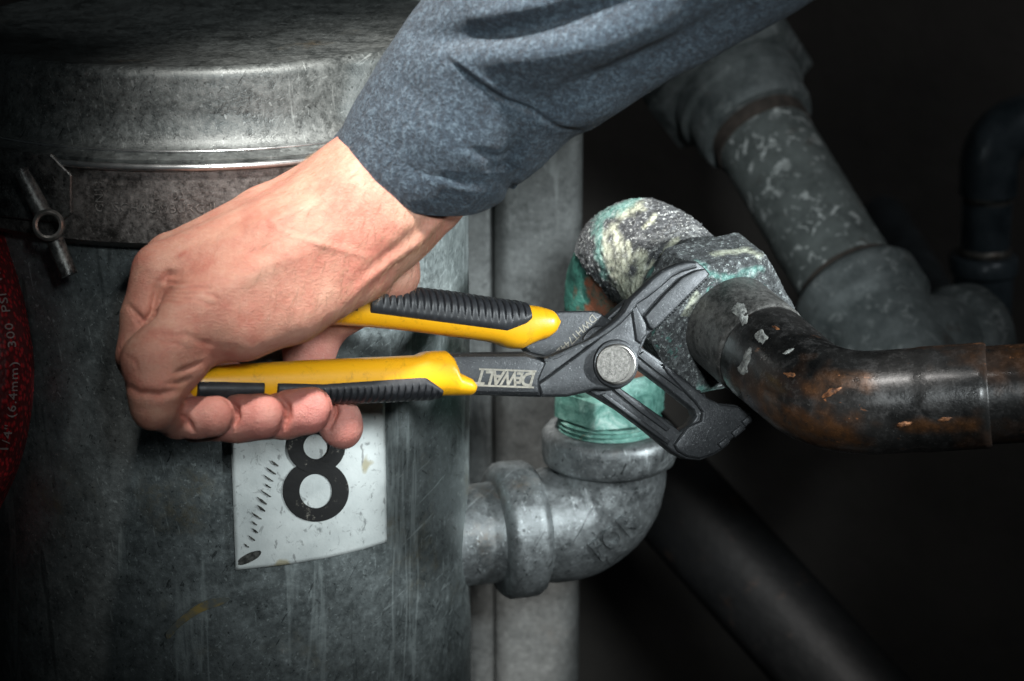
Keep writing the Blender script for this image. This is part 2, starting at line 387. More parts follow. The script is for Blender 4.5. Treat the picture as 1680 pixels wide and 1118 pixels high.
# red hose
k = Mat('red braided rubber')
br = k.vor(620, vec=k.scale((1, 1, 0.6)))
M['hose'] = k.set(k.mix(k.ramp(br, [(0.2, 0.0), (0.5, 1.0)]), (0.58, 0.018, 0.024), (0.12, 0.008, 0.010)), 0.5, 0.0, k.bump(br, -0.0004, 0.7))
k = Mat('hose print'); M['hoseprint'] = k.set((0.42, 0.34, 0.32), 0.7)

# sticker
k = Mat('worn white label'); n = k.noise(160, 6, 0.75, dist=1.0)
c = k.mix(k.ramp(k.noise(45, 5), [(0.3, 0.0), (0.7, 1.0)]), (0.50, 0.54, 0.53), (0.74, 0.78, 0.76))
c = k.mix(k.ramp(n, [(0.57, 0.0), (0.66, 0.75)]), c, (0.20, 0.215, 0.21))
c = k.mix(k.ramp(k.noise(36, 3, 0.5), [(0.66, 0.0), (0.69, 0.7)]), c, (0.36, 0.30, 0.14))
c = k.mix(k.ramp(k.noise(300, 4, 0.6, vec=k.scale((1, 1, 0.4))), [(0.64, 0.0), (0.68, 0.6)]), c, (0.12, 0.12, 0.12))
M['label'] = k.set(c, 0.42, 0.1, k.bump(k.noise(60, 5, 0.7), 0.0007, 0.7))
k = Mat('black print'); n = k.noise(170, 6, 0.8)
M['ink'] = k.set(k.mix(k.ramp(n, [(0.60, 0.0), (0.66, 0.7)]), (0.012, 0.012, 0.012), (0.30, 0.28, 0.24)), 0.5, 0.0, k.bump(k.noise(60, 5, 0.7), 0.0007, 0.5))
k = Mat('scuff grime'); n = k.noise(500, 5); M['scuff'] = k.set(k.ramp(n, [(0.4, (0.015, 0.015, 0.013)), (0.7, (0.10, 0.10, 0.09))]), 0.7)

# skin
k = Mat('skin')
blot = k.noise(70, 5, 0.65); fine = k.noise(900, 4, 0.7); pores = k.vor(1500)
c = k.mix(k.ramp(blot, [(0.35, 0.0), (0.68, 1.0)]), (0.56, 0.30, 0.215), (0.46, 0.165, 0.118))
att = k.n('ShaderNodeAttribute', attribute_name='tip').outputs['Fac']
c = k.mix(att, c, k.mix(k.ramp(blot, [(0.35, 0.0), (0.7, 1.0)]), (0.60, 0.26, 0.225), (0.50, 0.16, 0.14)))
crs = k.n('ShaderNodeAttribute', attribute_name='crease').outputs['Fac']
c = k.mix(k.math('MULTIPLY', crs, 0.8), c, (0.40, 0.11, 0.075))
c = k.mix(k.ramp(k.noise(210, 3, 0.6), [(0.66, 0.0), (0.76, 0.35)]), c, (0.45, 0.17, 0.12))
wr = k.noise(420, 6, 0.8, vec=k.scale((1.0, 1.0, 2.4)), dist=0.9); wr2 = k.noise(150, 5, 0.75, dist=0.8)
c = k.mix(k.ramp(wr, [(0.34, 0.45), (0.46, 0.0)]), c, (0.42, 0.17, 0.11))
c = k.mix(k.ramp(wr, [(0.56, 0.0), (0.70, 0.35)]), c, (0.72, 0.48, 0.38))
nrm = k.bump(k.math('ADD', k.math('ADD', k.math('MULTIPLY', wr, 1.0), k.math('MULTIPLY', wr2, 1.2)), k.math('ADD', k.math('MULTIPLY', fine, 0.3), k.math('MULTIPLY', pores, 0.3))), 0.00075, 0.6)
M['skin'] = k.set(c, k.ramp(fine, [(0.3, 0.42), (0.7, 0.58)]), 0.0, nrm, Subsurface_Weight=0.12, Subsurface_Scale=0.004)
k.b.inputs['Subsurface Radius'].default_value = (1.0, 0.35, 0.2)
k.b.inputs['Specular IOR Level'].default_value = 0.38

# sleeve cloth
k = Mat('heather blue fleece')
fib = k.noise(950, 4, 0.8); cl = k.noise(420, 5, 0.75)
c = k.ramp(k.math('ADD', k.math('MULTIPLY', fib, 0.4), k.math('MULTIPLY', cl, 0.6)), [(0.40, (0.010, 0.018, 0.029)), (0.50, (0.026, 0.047, 0.070)), (0.60, (0.095, 0.140, 0.178))])
M['cloth'] = k.set(c, 0.95, 0.0, k.bump(k.math('ADD', fib, k.math('MULTIPLY', cl, 1.6)), 0.0022, 0.8), Sheen_Weight=0.12, Sheen_Roughness=0.5)

# ------------------------------------------------------------------ setting
def structure(name, V, F, mat):
    o = mesh_obj(name, V, F, mat, smooth=False); o['kind'] = 'structure'; return o
structure('wall', [(-3, 1.75, 0), (3, 1.75, 0), (3, 1.75, 3), (-3, 1.75, 3)], [(0, 1, 2, 3)], M['wall'])
structure('floor', [(-3, -1, 0), (3, -1, 0), (3, 1.75, 0), (-3, 1.75, 0)], [(0, 1, 2, 3)], M['floor'])

# ------------------------------------------------------------------ the drum
DP = at(360, 600, 1.085); DX, DY = DP[0], DP[1]
def ray_y(px, py, y):
    r = ray(px, py); t = (y-CAM[1])/r[1]; return CAM + t*r
def zfront(py, R): return ray_y(360, py, DY-R)[2]
def on_drum(px, py, R):
    """(angle, z) where the view ray meets a drum surface of radius R"""
    r = ray(px, py); ox, oy = CAM[0]-DX, CAM[1]-DY
    a = r[0]**2+r[1]**2; b = 2*(ox*r[0]+oy*r[1]); c = ox*ox+oy*oy-R*R
    q = max(b*b-4*a*c, 0); t = (-b-math.sqrt(q))/(2*a); P = CAM+t*r
    return math.atan2(P[1]-DY, P[0]-DX), P[2]
def dpt(a, z, R): return (DX+R*math.cos(a), DY+R*math.sin(a), z)
RB = 0.1120
drum = thing('steel_drum', 'grey galvanised steel drum with clamped lid and a white label numbered 8', 'drum', (DX, DY, 0))
ZG = zfront(398, RB)
def dent(a, z, r):
    P = (math.cos(a), math.sin(a), z*6); return 0.0009*mnoise.noise(Vector((P[0]*3, P[1]*3, P[2]*2)))
prof = [(0.0001, 0.002), (RB-0.004, 0.002), (RB, 0.006)]
zz = np.linspace(0.03, ZG+0.012, 46)
prof += [(RB, z) for z in zz]
lathe('drum_body', DX, DY, prof, 180, M['drum'], drum, dent)
# clamp band
RBand = 0.1225
zb0 = zfront(400, RBand); zb1 = zfront(281, RBand)
band = lathe('clamp_band', DX, DY, [(RB+0.001, zb0-0.004), (RBand-0.004, zb0-0.003), (RBand, zb0), (RBand+0.0006, (zb0+zb1)/2), (RBand-0.0004, zb1), (RBand-0.004, zb1+0.002), (RB, zb1+0.003)], 180, M['band'], drum)
zr = zfront(276, 0.1235)
def ring_torus(name, R, z, r, mat, parent):
    return lathe(name, DX, DY, [(R+r*math.cos(t), z+r*math.sin(t)) for t in np.linspace(0, 2*math.pi, 13)], 200, mat, parent)
ring_torus('rim_bead', 0.1232, zr, 0.0015, M['bead'], drum)
# lid: rim flange, tapered wall, rounded top edge, flat top
zl0 = zfront(266, 0.1205); zl1 = zfront(240, 0.111); zt = zfront(113, 0.1066)
lp = [(0.117, zr-0.001), (0.1215, zr+0.0012), (0.1218, zr+0.0026), (0.1195, zr+0.0034), (0.1165, zr+0.0040), (0.1135, zl1-0.0005), (0.1112, zl1+0.0025), (0.1096, zl1+0.006), (0.1083, zl1+0.011)]
lp += [(0.1083+(0.1066-0.1083)*t, zl1+0.011+(zt-0.0045-zl1-0.011)*t) for t in np.linspace(0.1, 1, 8)]
lp += [(0.1066-0.0045*(1-math.cos(t)), zt-0.0045+0.0045*math.sin(t)) for t in np.linspace(0.2, math.pi/2, 7)]
lp += [(0.096, zt-0.0012), (0.07, zt-0.0022), (0.04, zt-0.0025), (0.0001, zt-0.0025)]
lathe('lid', DX, DY, lp, 180, M['lid'], drum, lambda a, z, r: 0.0004*mnoise.noise(Vector((math.cos(a)*4, math.sin(a)*4, z*50))))
ring_torus('lid_seam', 0.1158, zr+0.0046, 0.0006, M['bead'], drum)

def wrap_text(name, s, size, px, py, R, mat, parent, rot=0.0, ext=0.0003, bold=0.0, spacing=1.0):
    V, F = text_mesh(s, size, ext, bold, 0.0, spacing)
    a0, z0 = on_drum(px, py, R); c, sn = math.cos(rot), math.sin(rot)
    out = [dpt(a0+(v[0]*c-v[1]*sn)/R, z0+v[0]*sn+v[1]*c, R+v[2]) for v in V]
    return mesh_obj(name, out, F, mat, parent, smooth=False)
k = Mat('stamped edge'); M['stamp'] = k.set(k.ramp(k.noise(500, 4), [(0.40, (0.10, 0.095, 0.09)), (0.62, (0.34, 0.33, 0.31))]), 0.35, 0.6)
wrap_text('stamped_lettering', 'SCHAUMBURG IL', 0.0052, 272, 343, RBand+0.0006, M['stamp'], band, 0.0, 0.0002, -0.00008, 1.05)
wrap_text('stamped_lettering', 'GN13', 0.0050, 163, 323, RBand+0.0006, M['stamp'], band, math.pi/2, 0.0002, -0.00005)
wrap_text('stamped_lettering', 'L    92', 0.0046, 277, 322, RBand+0.0006, M['stamp'], band, 0.0, 0.0002, -0.00008)

def drum_patch(name, pts_px, R, th, mat, parent, sub=1):
    """flat shape traced on the drum wall, given its own thickness"""
    P = [on_drum(x, y, R) for x, y in pts_px]
    V, F = plate_mesh([(a*R, z) for a, z in P], [], th/2, th*0.2, 0)
    # subdivide so that the sheet follows the curve
    me = bpy.data.meshes.new('t'); me.from_pydata([tuple(v) for v in V], [], F); bm = bmesh.new(); bm.from_mesh(me)
    bmesh.ops.triangulate(bm, faces=bm.faces)
    for _ in range(3):
        es = [e for e in bm.edges if e.calc_length() > 0.004]
        if es: bmesh.ops.subdivide_edges(bm, edges=es, cuts=1)
        bmesh.ops.triangulate(bm, faces=bm.faces)
    V = [v.co.copy() for v in bm.verts]; F = [[v.index for v in f.verts] for f in bm.faces]; bm.verts.index_update()
    F = [[v.index for v in f.verts] for f in bm.faces]; bm.free(); bpy.data.meshes.remove(me)
    o = mesh_obj(name, [dpt(v[0]/R, v[1], R+v[2]+th/2) for v in V], F, mat, parent, smooth=False)
    return o
# band end plate with cut corner
drum_patch('end_plate', [(-40, 236), (88, 252), (121, 286), (121, 348), (104, 364), (-40, 345)], RBand+0.0007, 0.0022, M['bolt'], band)

# number label
aL, _ = on_drum(386, 932, RB); aR, zB = on_drum(631, 896, RB); _, zB0 = on_drum(386, 932, RB)
_, zT = on_drum(631, 648, RB)
V = []; F = []; na, nzv = 40, 40
RLb = RB+0.0011
for i in range(na+1):
    for j in range(nzv+1):
        a = aL+(aR-aL)*i/na; z = zB0+(zT-zB0)*j/nzv
        e = 0.0003*mnoise.noise(Vector((i*0.25, j*0.25, 3)))+0.0006*max(0, (0.12-i/na)/0.12)**2
        V.append(dpt(a, z, RLb+e))
for i in range(na):
    for j in range(nzv):
        q = i*(nzv+1)+j; F.append((q, q+nzv+1, q+nzv+2, q+1))
lab = mesh_obj('number_label', V, F, M['label'], drum)
md = lab.modifiers.new('th', 'SOLIDIFY'); md.thickness = 0.0006; md.offset = 1
def annulus(name, cx, cy, rx, ry, hx, hy, R, parent):
    V = []; F = []; n = 64; rings = 5
    for i in range(n):
        t = 2*math.pi*i/n
        for j in range(rings):
            f = j/(rings-1); a, z = on_drum(cx+(hx+(rx-hx)*f)*math.cos(t), cy+(hy+(ry-hy)*f)*math.sin(t), R); V.append(dpt(a, z, R))
    for i in range(n):
        for j in range(rings-1):
            a = i*rings+j; b = ((i+1) % n)*rings+j; F.append((a, b, b+1, a+1))
    o = mesh_obj(name, V, F, M['ink'], parent); return o
annulus('digit_loop', 518, 806, 54.5, 50.5, 26.5, 28, RLb+0.0011, lab)
annulus('digit_loop', 519, 733, 47.5, 44, 21, 20.5, RLb+0.00135, lab)
def label_patch(pts): drum_patch('scuff_mark', pts, RLb+0.0009, 0.0003, M['scuff'], lab)
label_patch(roundpoly([(388, 928), (390, 918), (410, 906), (430, 902), (426, 914), (404, 926)], 2))
for i in range(12):
    t = i/11; x = 452-44*t+random.uniform(-4, 4); y = 760+135*t
    l = random.uniform(11, 24)*(1-0.3*t); w = random.uniform(1.2, 3.2)
    label_patch([(x-l/2, y-l*.33-w*.3), (x, y-w*.6), (x+l/2, y+l*.30), (x+l/2-1, y+l*.30+w*.7), (x-2, y+w*.7)])
drum_patch('rust_streak', roundpoly([(270, 1040), (285, 1022), (330, 985), (380, 978), (372, 990), (330, 1003), (292, 1030), (276, 1052)], 2), RB+0.0017, 0.0003, (lambda kk: kk.set(kk.ramp(kk.noise(200, 5), [(0.42, (0.10, 0.11, 0.10)), (0.62, (0.26, 0.19, 0.06))]), 0.7))(Mat('ochre stain')), drum)

# clamp bolt with eye
def tube_px(name, pts, mat, parent, r0, r1, segs=20):
    P = [at(*p) for p in pts]; path = fillet(P, [0.004]*(len(P)-2), 0.0015) if len(P) > 2 else np.linspace(P[0], P[1], 12)
    return sweep(name, path, np.linspace(r0, r1, len(path)), segs, mat, parent)
bolt = bpy.data.objects.new('clamp_bolt', None); COL.objects.link(bolt); bolt.location = at(80, 370, 0.935); attach(bolt, drum)
bolt.location = at(80, 370, 0.935)
tube_px('bolt_shank', [(34, 280, 0.935), (70, 350, 0.935)], M['bolt'], bolt, 0.0033, 0.0036)
tube_px('bolt_shank', [(88, 388, 0.935), (114, 452, 0.935)], M['bolt'], bolt, 0.0034, 0.0035)
ec = at(80, 370, 0.931); ea = unit(at(80, 370, 0.92)-at(83, 372, 0.94))
def ringpipe(name, c, a, R, r, L, mat, parent, segs=40):
    u = unit(np.cross(a, [0.3, 0.2, 1])); v = np.cross(a, u); prof = [(R-r, -L), (R, -L), (R+0.0004, -L*0.8), (R+0.0004, L*0.8), (R, L), (R-r*.5, L+0.0005), (R-r, L), (R-r, -L)]
    V = []; F = []
    for i in range(segs):
        t = 2*math.pi*i/segs
        for (rr, h) in prof: V.append(c+a*h+(u*math.cos(t)+v*math.sin(t))*rr)
    n = len(prof)
    for i in range(segs):
        for j in range(n-1):
            p = i*n+j; q = ((i+1) % segs)*n+j; F.append((p, q, q+1, p+1))
    o = mesh_obj(name, V, F, mat, parent); sharp(o, 40); return o
k = Mat('rubbed ring steel'); M['eye'] = k.set(k.ramp(k.noise(200, 4), [(0.35, (0.16, 0.155, 0.145)), (0.65, (0.46, 0.45, 0.42))]), 0.35, 0.7)
ringpipe('bolt_eye', ec, ea, 0.0058, 0.0017, 0.005, M['eye'], bolt)

# ------------------------------------------------------------------ red hose hanging beside the drum
hp = [at(x, y, d) for x, y, d in [(-95, 120, 1.005), (-66, 300, 0.99), (-50, 410, 0.985), (-22, 530, 0.98), (-12, 620, 0.98), (-28, 730, 0.985), (-75, 830, 1.0), (-150, 920, 1.03)]]
hp = np.array(hp)
def catmull(P, n):
    P = np.vstack([2*P[0]-P[1], P, 2*P[-1]-P[-2]]); out = []
    for i in range(1, len(P)-2):
        for t in np.arange(n)/n:
            a, b, c, d = P[i-1], P[i], P[i+1], P[i+2]
            out.append(0.5*((2*b)+(-a+c)*t+(2*a-5*b+4*c-d)*t*t+(-a+3*b-3*c+d)*t**3))
    out.append(P[-2]); return np.array(out)
hpath = catmull(hp, 24)
hose = thing('air_hose', 'red braided rubber air hose with white printed lettering hanging beside the drum', 'hose', hp[4])
HR = 0.0165
sweep('hose_wall', hpath, HR, 64, M['hose'], hose)
ha = arclen(hpath); Th, Uh, Wh = frames(hpath)
V, F = text_mesh('1/4" (6.4mm)  300  PSI  W.P.  MAX', 0.0052, 0.00025, -0.00003, 0, 1.12)
s0 = None; out = []
pxs = [pix(p) for p in hpath]; sc_mid = ha[int(np.argmin([abs(p[1]-548) for p in pxs]))]
for v in V:
    s = sc_mid - v[0]
    c = np.array([np.interp(s, ha, hpath[:, i]) for i in range(3)]); t = unit(np.array([np.interp(s+1e-3, ha, hpath[:, i]) for i in range(3)])-c)
    n0 = unit(np.cross(np.cross(t, -AF), t)); sd = np.cross(t, n0); sd = sd if sd @ AX > 0 else -sd
    ang = 0.74 - v[1]/HR
    out.append(c+(n0*math.cos(ang)+sd*math.sin(ang))*(HR+0.0003+v[2]))
mesh_obj('printed_lettering', out, F, M['hoseprint'], hose, smooth=False)

# ------------------------------------------------------------------ post behind the drum
PY = at(860, 600, 1.23)[1]
def xz(px, py, y): p = ray_y(px, py, y); return p[0], p[2]
xl = xz(640, 600, PY)[0]; xr = xz(956, 500, PY)[0]; xm = xz(812, 1040, PY)[0]
post = thing('duct_post', 'plain galvanised rectangular post standing behind the drum', 'post', ((xl+xr)/2, PY+0.04, 0))
def rrect_prism(name, x0, x1, y0, y1, r, z0, z1, mat, parent, zs=24):
    ring = []
    for cx, cy, a0 in ((x1-r, y0+r, -90), (x1-r, y1-r, 0), (x0+r, y1-r, 90), (x0+r, y0+r, 180)):
        for t in range(7):
            a = math.radians(a0+15*t); ring.append((cx+r*math.cos(a), cy+r*math.sin(a)))
    n = len(ring); V = []; F = []
    for i in range(zs+1):
        z = z0+(z1-z0)*i/zs
        for x, y in ring:
            V.append((x+0.0008*mnoise.noise(Vector((x*9, y*9, z*7))), y, z))
    for i in range(zs):
        for j in range(n):
            kx = (j+1) % n; F.append((i*n+j, i*n+kx, (i+1)*n+kx, (i+1)*n+j))
    F.append(tuple(range(n-1, -1, -1))); F.append(tuple(zs*n+j for j in range(n)))
    return mesh_obj(name, V, F, mat, parent)
rrect_prism('post_wall', xm+0.0001, xr, PY, PY+0.09, 0.0085, 0.0, 1.6, M['post'], post)
rrect_prism('post_flange', xl, xm-0.0005, PY+0.004, PY+0.09, 0.004, 0.0, 1.6, M['post'], post)

# ------------------------------------------------------------------ the pipe run the pliers work on
DR = 1.082
K0 = at(1004, 366, DR)
def zat(py): return ray_y(1004, py, K0[1])[2]
NF = at(1197, 530, 1.002)                       # near face of the union nut
K2 = at(1352, 655, 0.942)
aN = unit(NF-K0)
K2 = NF + aN*np.linalg.norm(K2-NF)
KE = at(1760, 640, 0.925)
run = thing('pipe_run', 'corroded pipe run: grey cast elbow, green copper riser, crusted union nut and black bend', 'pipe', (K0[0], K0[1], zat(800)))
RP = 0.0212
def base_pt(z): return np.array([K0[0], K0[1], z])
# green riser and its bend
gp = fillet([base_pt(zat(660)), K0, K0+aN*0.06], [0.032], 0.0015)
sweep('copper_bend', gp, RP, 72, M['copper_dark'], run, disp=disp_field(lambda P, D: 0.0006*fbm(P, 120, 3)))
# crusted length from the bend to the nut
gs = arclen(gp); bend0 = np.linalg.norm(base_pt(zat(660))-K0)-0.030/math.tan(math.acos(-aN[2])/2 if False else (math.pi-math.acos(aN[2]))/2)
fine = resample(gp, np.arange(0, gs[-1], 0.0008))
fpx = np.array([pix(p)[0] for p in fine])
i0 = int(np.argmax(fpx > 1019)); cp = fine[i0:]
cp = np.vstack([cp, cp[-1]+aN*np.arange(0.0008, np.linalg.norm(NF-cp[-1])-0.018, 0.0008)[:, None]])
L0 = arclen(cp)
def crust_rad(s): return RP+0.0008+0.0016*np.clip(s/0.02, 0, 1)
def crust_d(P, D):
    e = 0.0009*fbm(P, 60, 2, 2)+0.0006*fbm(P, 420, 3, 5)+0.0010*abs(nz(P, 1000, 1))
    return e
mo = sweep('crusted_pipe', cp, crust_rad(L0), 170, M['crust'], run, disp=disp_field(crust_d))
# ragged edge: push the first rings by noise along the axis
co = np.empty(len(mo.data.vertices)*3); mo.data.vertices.foreach_get('co', co); co = co.reshape(-1, 3)
nr = len(cp)
for i in range(26):
    f = 1-i/26
    for j in range(170):
        v = co[i*170+j]; t = cp[min(i+1, nr-1)]-cp[i]; t = unit(t)
        co[i*170+j] = v + t*f*(0.006*fbm(v, 55, 3, 9)+0.002)*(1.0)
mo.data.vertices.foreach_set('co', co.ravel()); mo.data.update()

def surface_blob(name, path, rads, pts_px, mat, parent, th=0.0007, dens=26, seed=0):
    """irregular deposit lying on a tube: closest points to view rays on the swept surface"""
    path = np.asarray(path); rads = np.broadcast_to(rads, (len(path),))
    def hit(px, py):
        r = unit(ray(px, py)); best = None
        # march
        for t in np.arange(0.80, 1.35, 0.0004):
            P = CAM+r*t; d2 = np.linalg.norm(path-P, axis=1); i = int(np.argmin(d2))
            if d2[i] <= rads[i]+th*0.4:
                return P, unit(P-path[i])
        return None
    pts = roundpoly(pts_px, 2); cx = np.mean([p[0] for p in pts]); cy = np.mean([p[1] for p in pts])
    rings = 4; V = []; F = []; n = len(pts)
    h = hit(cx, cy)
    if h is None: return None
    V.append(h[0]+h[1]*th)
    for kx in range(1, rings+1):
        f = kx/rings
        for p in pts:
            jx, jy = (random.uniform(-1, 1)*1.2*f, random.uniform(-1, 1)*1.2*f)
            h = hit(cx+(p[0]-cx)*f+jx, cy+(p[1]-cy)*f+jy)
            if h is None: h = (V[-1], np.zeros(3))
            V.append(h[0]+h[1]*(th*(1-f**3)*random.uniform(0.6, 1.3)-0.0003*f))
    for j in range(n):
        F.append((0, 1+j, 1+(j+1) % n))
    for kx in range(rings-1):
        for j in range(n):
            a = 1+kx*n+j; b = 1+kx*n+(j+1) % n; F.append((a, a+n, b+n, b))
    o = mesh_obj(name, V, F, mat, parent)
    bm = bmesh.new(); bm.from_mesh(o.data); bmesh.ops.recalc_face_normals(bm, faces=bm.faces); bm.to_mesh(o.data); bm.free()
    return o
def paint(o, name, shapes, soft=7, nscale=260):
    """stain mask on a pipe: shapes are photo outlines of the stain, edges broken up by noise"""
    n = len(o.data.vertices); co = np.empty(n*3); o.data.vertices.foreach_get('co', co); co = co.reshape(-1, 3)
    R_ = co-CAM; dd = R_ @ AF; x = 840+(R_ @ AX)/dd*FPX; y = 559-(R_ @ AU)/dd*FPX
    nn = np.array([fbm(p, nscale, 4, 3) for p in co]); val = np.zeros(n)
    for line, w in shapes:
        d, t = seg_dist(x, y, line); val = np.maximum(val, np.clip(1.25-d/w+nn*0.75, 0, 1))
    a = o.data.attributes.new(name, 'FLOAT', 'POINT'); a.data.foreach_set('value', val.astype(np.float32))
def seg_dist(x, y, pts):
    best = np.full(len(x), 1e9); tt = np.zeros(len(x)); L = 0; tot = sum(math.dist(a, b) for a, b in zip(pts[:-1], pts[1:]))
    for a, b in zip(pts[:-1], pts[1:]):
        dx, dy = b[0]-a[0], b[1]-a[1]; l = math.hypot(dx, dy); t = np.clip(((x-a[0])*dx+(y-a[1])*dy)/(l*l), 0, 1)
        d = np.hypot(x-a[0]-dx*t, y-a[1]-dy*t); m = d < best; best = np.where(m, d, best); tt = np.where(m, (L+t*l)/tot, tt); L += l
    return best, tt
paint(mo, 'lime', [([(990, 385), (996, 420), (1012, 450), (1032, 485)], 13), ([(1006, 372), (1014, 400), (1024, 440)], 9), ([(1050, 420), (1050, 450), (1038, 478)], 12), ([(1020, 350), (1048, 338)], 11), ([(1056, 374), (1074, 356)], 4.5), ([(1094, 415), (1102, 408)], 8), ([(1066, 440), (1072, 432)], 5), ([(1108, 396), (1112, 394)], 5), ([(1030, 400), (1034, 430)], 5)])
paint(mo, 'verdigris', [([(976, 380), (984, 358), (1010, 344), (1036, 330), (1056, 314)], 9), ([(984, 372), (982, 420), (992, 450)], 7), ([(1118, 322), (1128, 332)], 5)])
# union nut
def hex_prism(name, c, a, R, h, rot, mat, parent, cham=0.003, disp=None, sub=0):
    u = unit(np.cross(a, [0, 0, 1])) if abs(a[2]) < 0.95 else np.array([1.0, 0, 0]); v = np.cross(a, u)
    def ringp(r, z, corner=0.12):
        out = []
        for i in range(6):
            for e in (-corner, corner):
                pass
        for i in range(6):
            t0 = rot+math.pi/3*i; p0 = np.array([math.cos(t0), math.sin(t0)]); t1 = t0+math.pi/3; p1 = np.array([math.cos(t1), math.sin(t1)])
            for f in np.linspace(0.03, 0.97, 12):
                q = p0*(1-f)+p1*f; out.append(c+a*z+(u*q[0]+v*q[1])*r)
        return out
    lv = [(R*0.55, 0), (R*0.80, 0), (R-cham*1.1, 0), (R, -cham*0.8)]+[(R, -cham*.8-(h-2*cham*.8)*t) for t in np.linspace(0.08, 1, 14)]+[(R-cham*1.1, -h), (R*0.70, -h)]
    # round the chamfer like a turned nut: corners pulled in to a circle on the end rings
    V = []; n = 72
    for li, (r, z) in enumerate(lv):
        ring = ringp(r, z)
        if li in (0, 1, 2, len(lv)-2, len(lv)-1):
            ring = [c+a*z+(p-(c+a*z))*min(1, r*0.965/np.linalg.norm(p-(c+a*z))) for p in ring]
        V += ring
    F = []
    for i in range(len(lv)-1):
        for j in range(n):
            kx = (j+1) % n; F.append((i*n+j, i*n+kx, (i+1)*n+kx, (i+1)*n+j))
    V = np.array(V)
    if disp is not None:
        cc = c-a*h/2
        V = np.array([p+unit(p-cc)*disp(p) for p in V])
    o = mesh_obj(name, V, F, mat, parent)
    bm = bmesh.new(); bm.from_mesh(o.data); bmesh.ops.recalc_face_normals(bm, faces=bm.faces)
    for _ in range(sub): bmesh.ops.subdivide_edges(bm, edges=bm.edges, cuts=1, use_grid_fill=True)
    if sub and disp is not None:
        for vv in bm.verts: vv.co += Vector(unit(np.array(vv.co)-cc))*0.0005*abs(fbm(vv.co, 800, 3, 3))
    bm.to_mesh(o.data); bm.free(); sharp(o, 35)
    return o
NUT_R = 0.0347
nut = hex_prism('union_nut', NF+0.0022*(-AU)-0.0010*AX, aN, NUT_R, 0.026, math.radians(4), M['nutcrust'], run, 0.003, lambda p: 0.00018*fbm(p, 90, 3, 4)+0.0002*fbm(p, 420, 3, 1), sub=1)
paint(nut, 'verdigris', [([(1150, 446), (1190, 456), (1225, 446), (1254, 440)], 4.5), ([(1146, 432), (1156, 440)], 6), ([(1150, 640), (1180, 648), (1200, 650)], 9)], nscale=500)
paint(nut, 'lime', [([(1170, 418), (1225, 410), (1248, 420)], 4.5), ([(1140, 480), (1125, 520)], 4)], nscale=500)
sweep('nut_shoulder', np.array([NF-aN*0.034, NF-aN*0.030, NF-aN*0.026, NF-aN*0.022]), np.array([0.0235, 0.0262, 0.0272, 0.0276]), 120, M['nutcrust'], run, disp=disp_field(lambda P, D: 0.0006*fbm(P, 200, 3, 8)))
# coupling, bend and straight run of blackened copper
bp = fillet([NF-aN*0.004, K2, KE], [0.038], 0.0015)
La = arclen(bp)
sweep('coupling', bp[:], None, 96, M['coupling'], run, prof=[(0.0, 0.0212), (0.0295, 0.0212), (0.0303, 0.0207), (0.0303, 0.0190)])
sB = None
bpx = np.array([pix(p)[0] for p in bp]); s_end = La[int(np.argmax(bpx > 1618))]; s_mid = La[int(np.argmax(bpx > 1505))]
bend = sweep('pipe_bend', bp, None, 96, M['blackpipe'], run, prof=[(0.0298, 0.0190), (0.0306, 0.0203), (0.036, 0.0206), (0.06, 0.0202), (s_mid, 0.0202), (s_mid+0.002, 0.0205), (s_end-0.001, 0.0205), (s_end, 0.0199), (s_end, 0.0185)])
sweep('straight_pipe', bp, None, 96, M['blackpipe'], run, prof=[(s_end-0.004, 0.0190), (La[-1]-0.0001, 0.0190)])
paint(bend, 'rust', [([(1215, 640), (1260, 680), (1320, 705), (1400, 715)], 30), ([(1330, 640), (1380, 620), (1420, 625)], 16), ([(1480, 700), (1600, 700)], 10)], nscale=160)
bl = np.full(len(bp), 0.0206); bl[La < 0.030] = 0.0213
for nm, pts, m in [
    ('putty_spot', [(1196, 500), (1212, 492), (1226, 500), (1228, 520), (1230, 532), (1218, 538), (1210, 520), (1198, 512)], 'putty'),
    ('putty_spot', [(1234, 545), (1250, 535), (1256, 548), (1262, 556), (1252, 565), (1240, 562)], 'putty'),
    ('putty_spot', [(1222, 575), (1234, 562), (1234, 580), (1226, 600), (1226, 615), (1214, 618), (1206, 606), (1216, 595)], 'putty'),
    ('putty_spot', [(1280, 580), (1300, 569), (1304, 573), (1290, 581)], 'putty'),
    ('paint_chip', [(1282, 611), (1294, 610), (1306, 612), (1302, 620), (1290, 619)], 'chip'),
    ('paint_chip', [(1346, 650), (1362, 637), (1382, 634), (1376, 642), (1360, 650), (1350, 656)], 'chip'),
    ('paint_chip', [(1534, 688), (1550, 683), (1566, 684), (1560, 691), (1540, 695)], 'chip'),
    ('paint_chip', [(1468, 697), (1484, 692), (1500, 694), (1490, 700), (1474, 702)], 'chip'),
    ('paint_chip', [(1262, 532), (1276, 536), (1282, 541), (1272, 540)], 'chip')]:
    surface_blob(nm, bp, bl, pts, M[m], run, 0.00035)

# pale green hex adapter on the elbow
zh0, zh1 = zat(700), zat(645)
adp = hex_prism('hex_adapter', base_pt(zat(628)), np.array([0, 0, 1.0]), 0.0262, zat(628)-zat(682), math.radians(13), M['copper_pale'], run, 0.0022, lambda p: 0.0004*fbm(p, 160, 3, 4))
sweep('adapter_collar', np.array([base_pt(zat(600)), base_pt(zat(606)), base_pt(zat(630))]), np.array([0.0212, 0.0225, 0.0225]), 72, M['copper_pale'], run)
zth0 = zat(684); zel = zat(708)
pr = []; zc = zth0+0.001; i = 0
while zc > zel-0.012:
    pr += [(0.0226, zc), (0.0240, zc-0.0009), (0.0226, zc-0.0018)]; zc -= 0.0022
lathe('thread', K0[0], K0[1], pr, 72, M['copper_pale'], run)
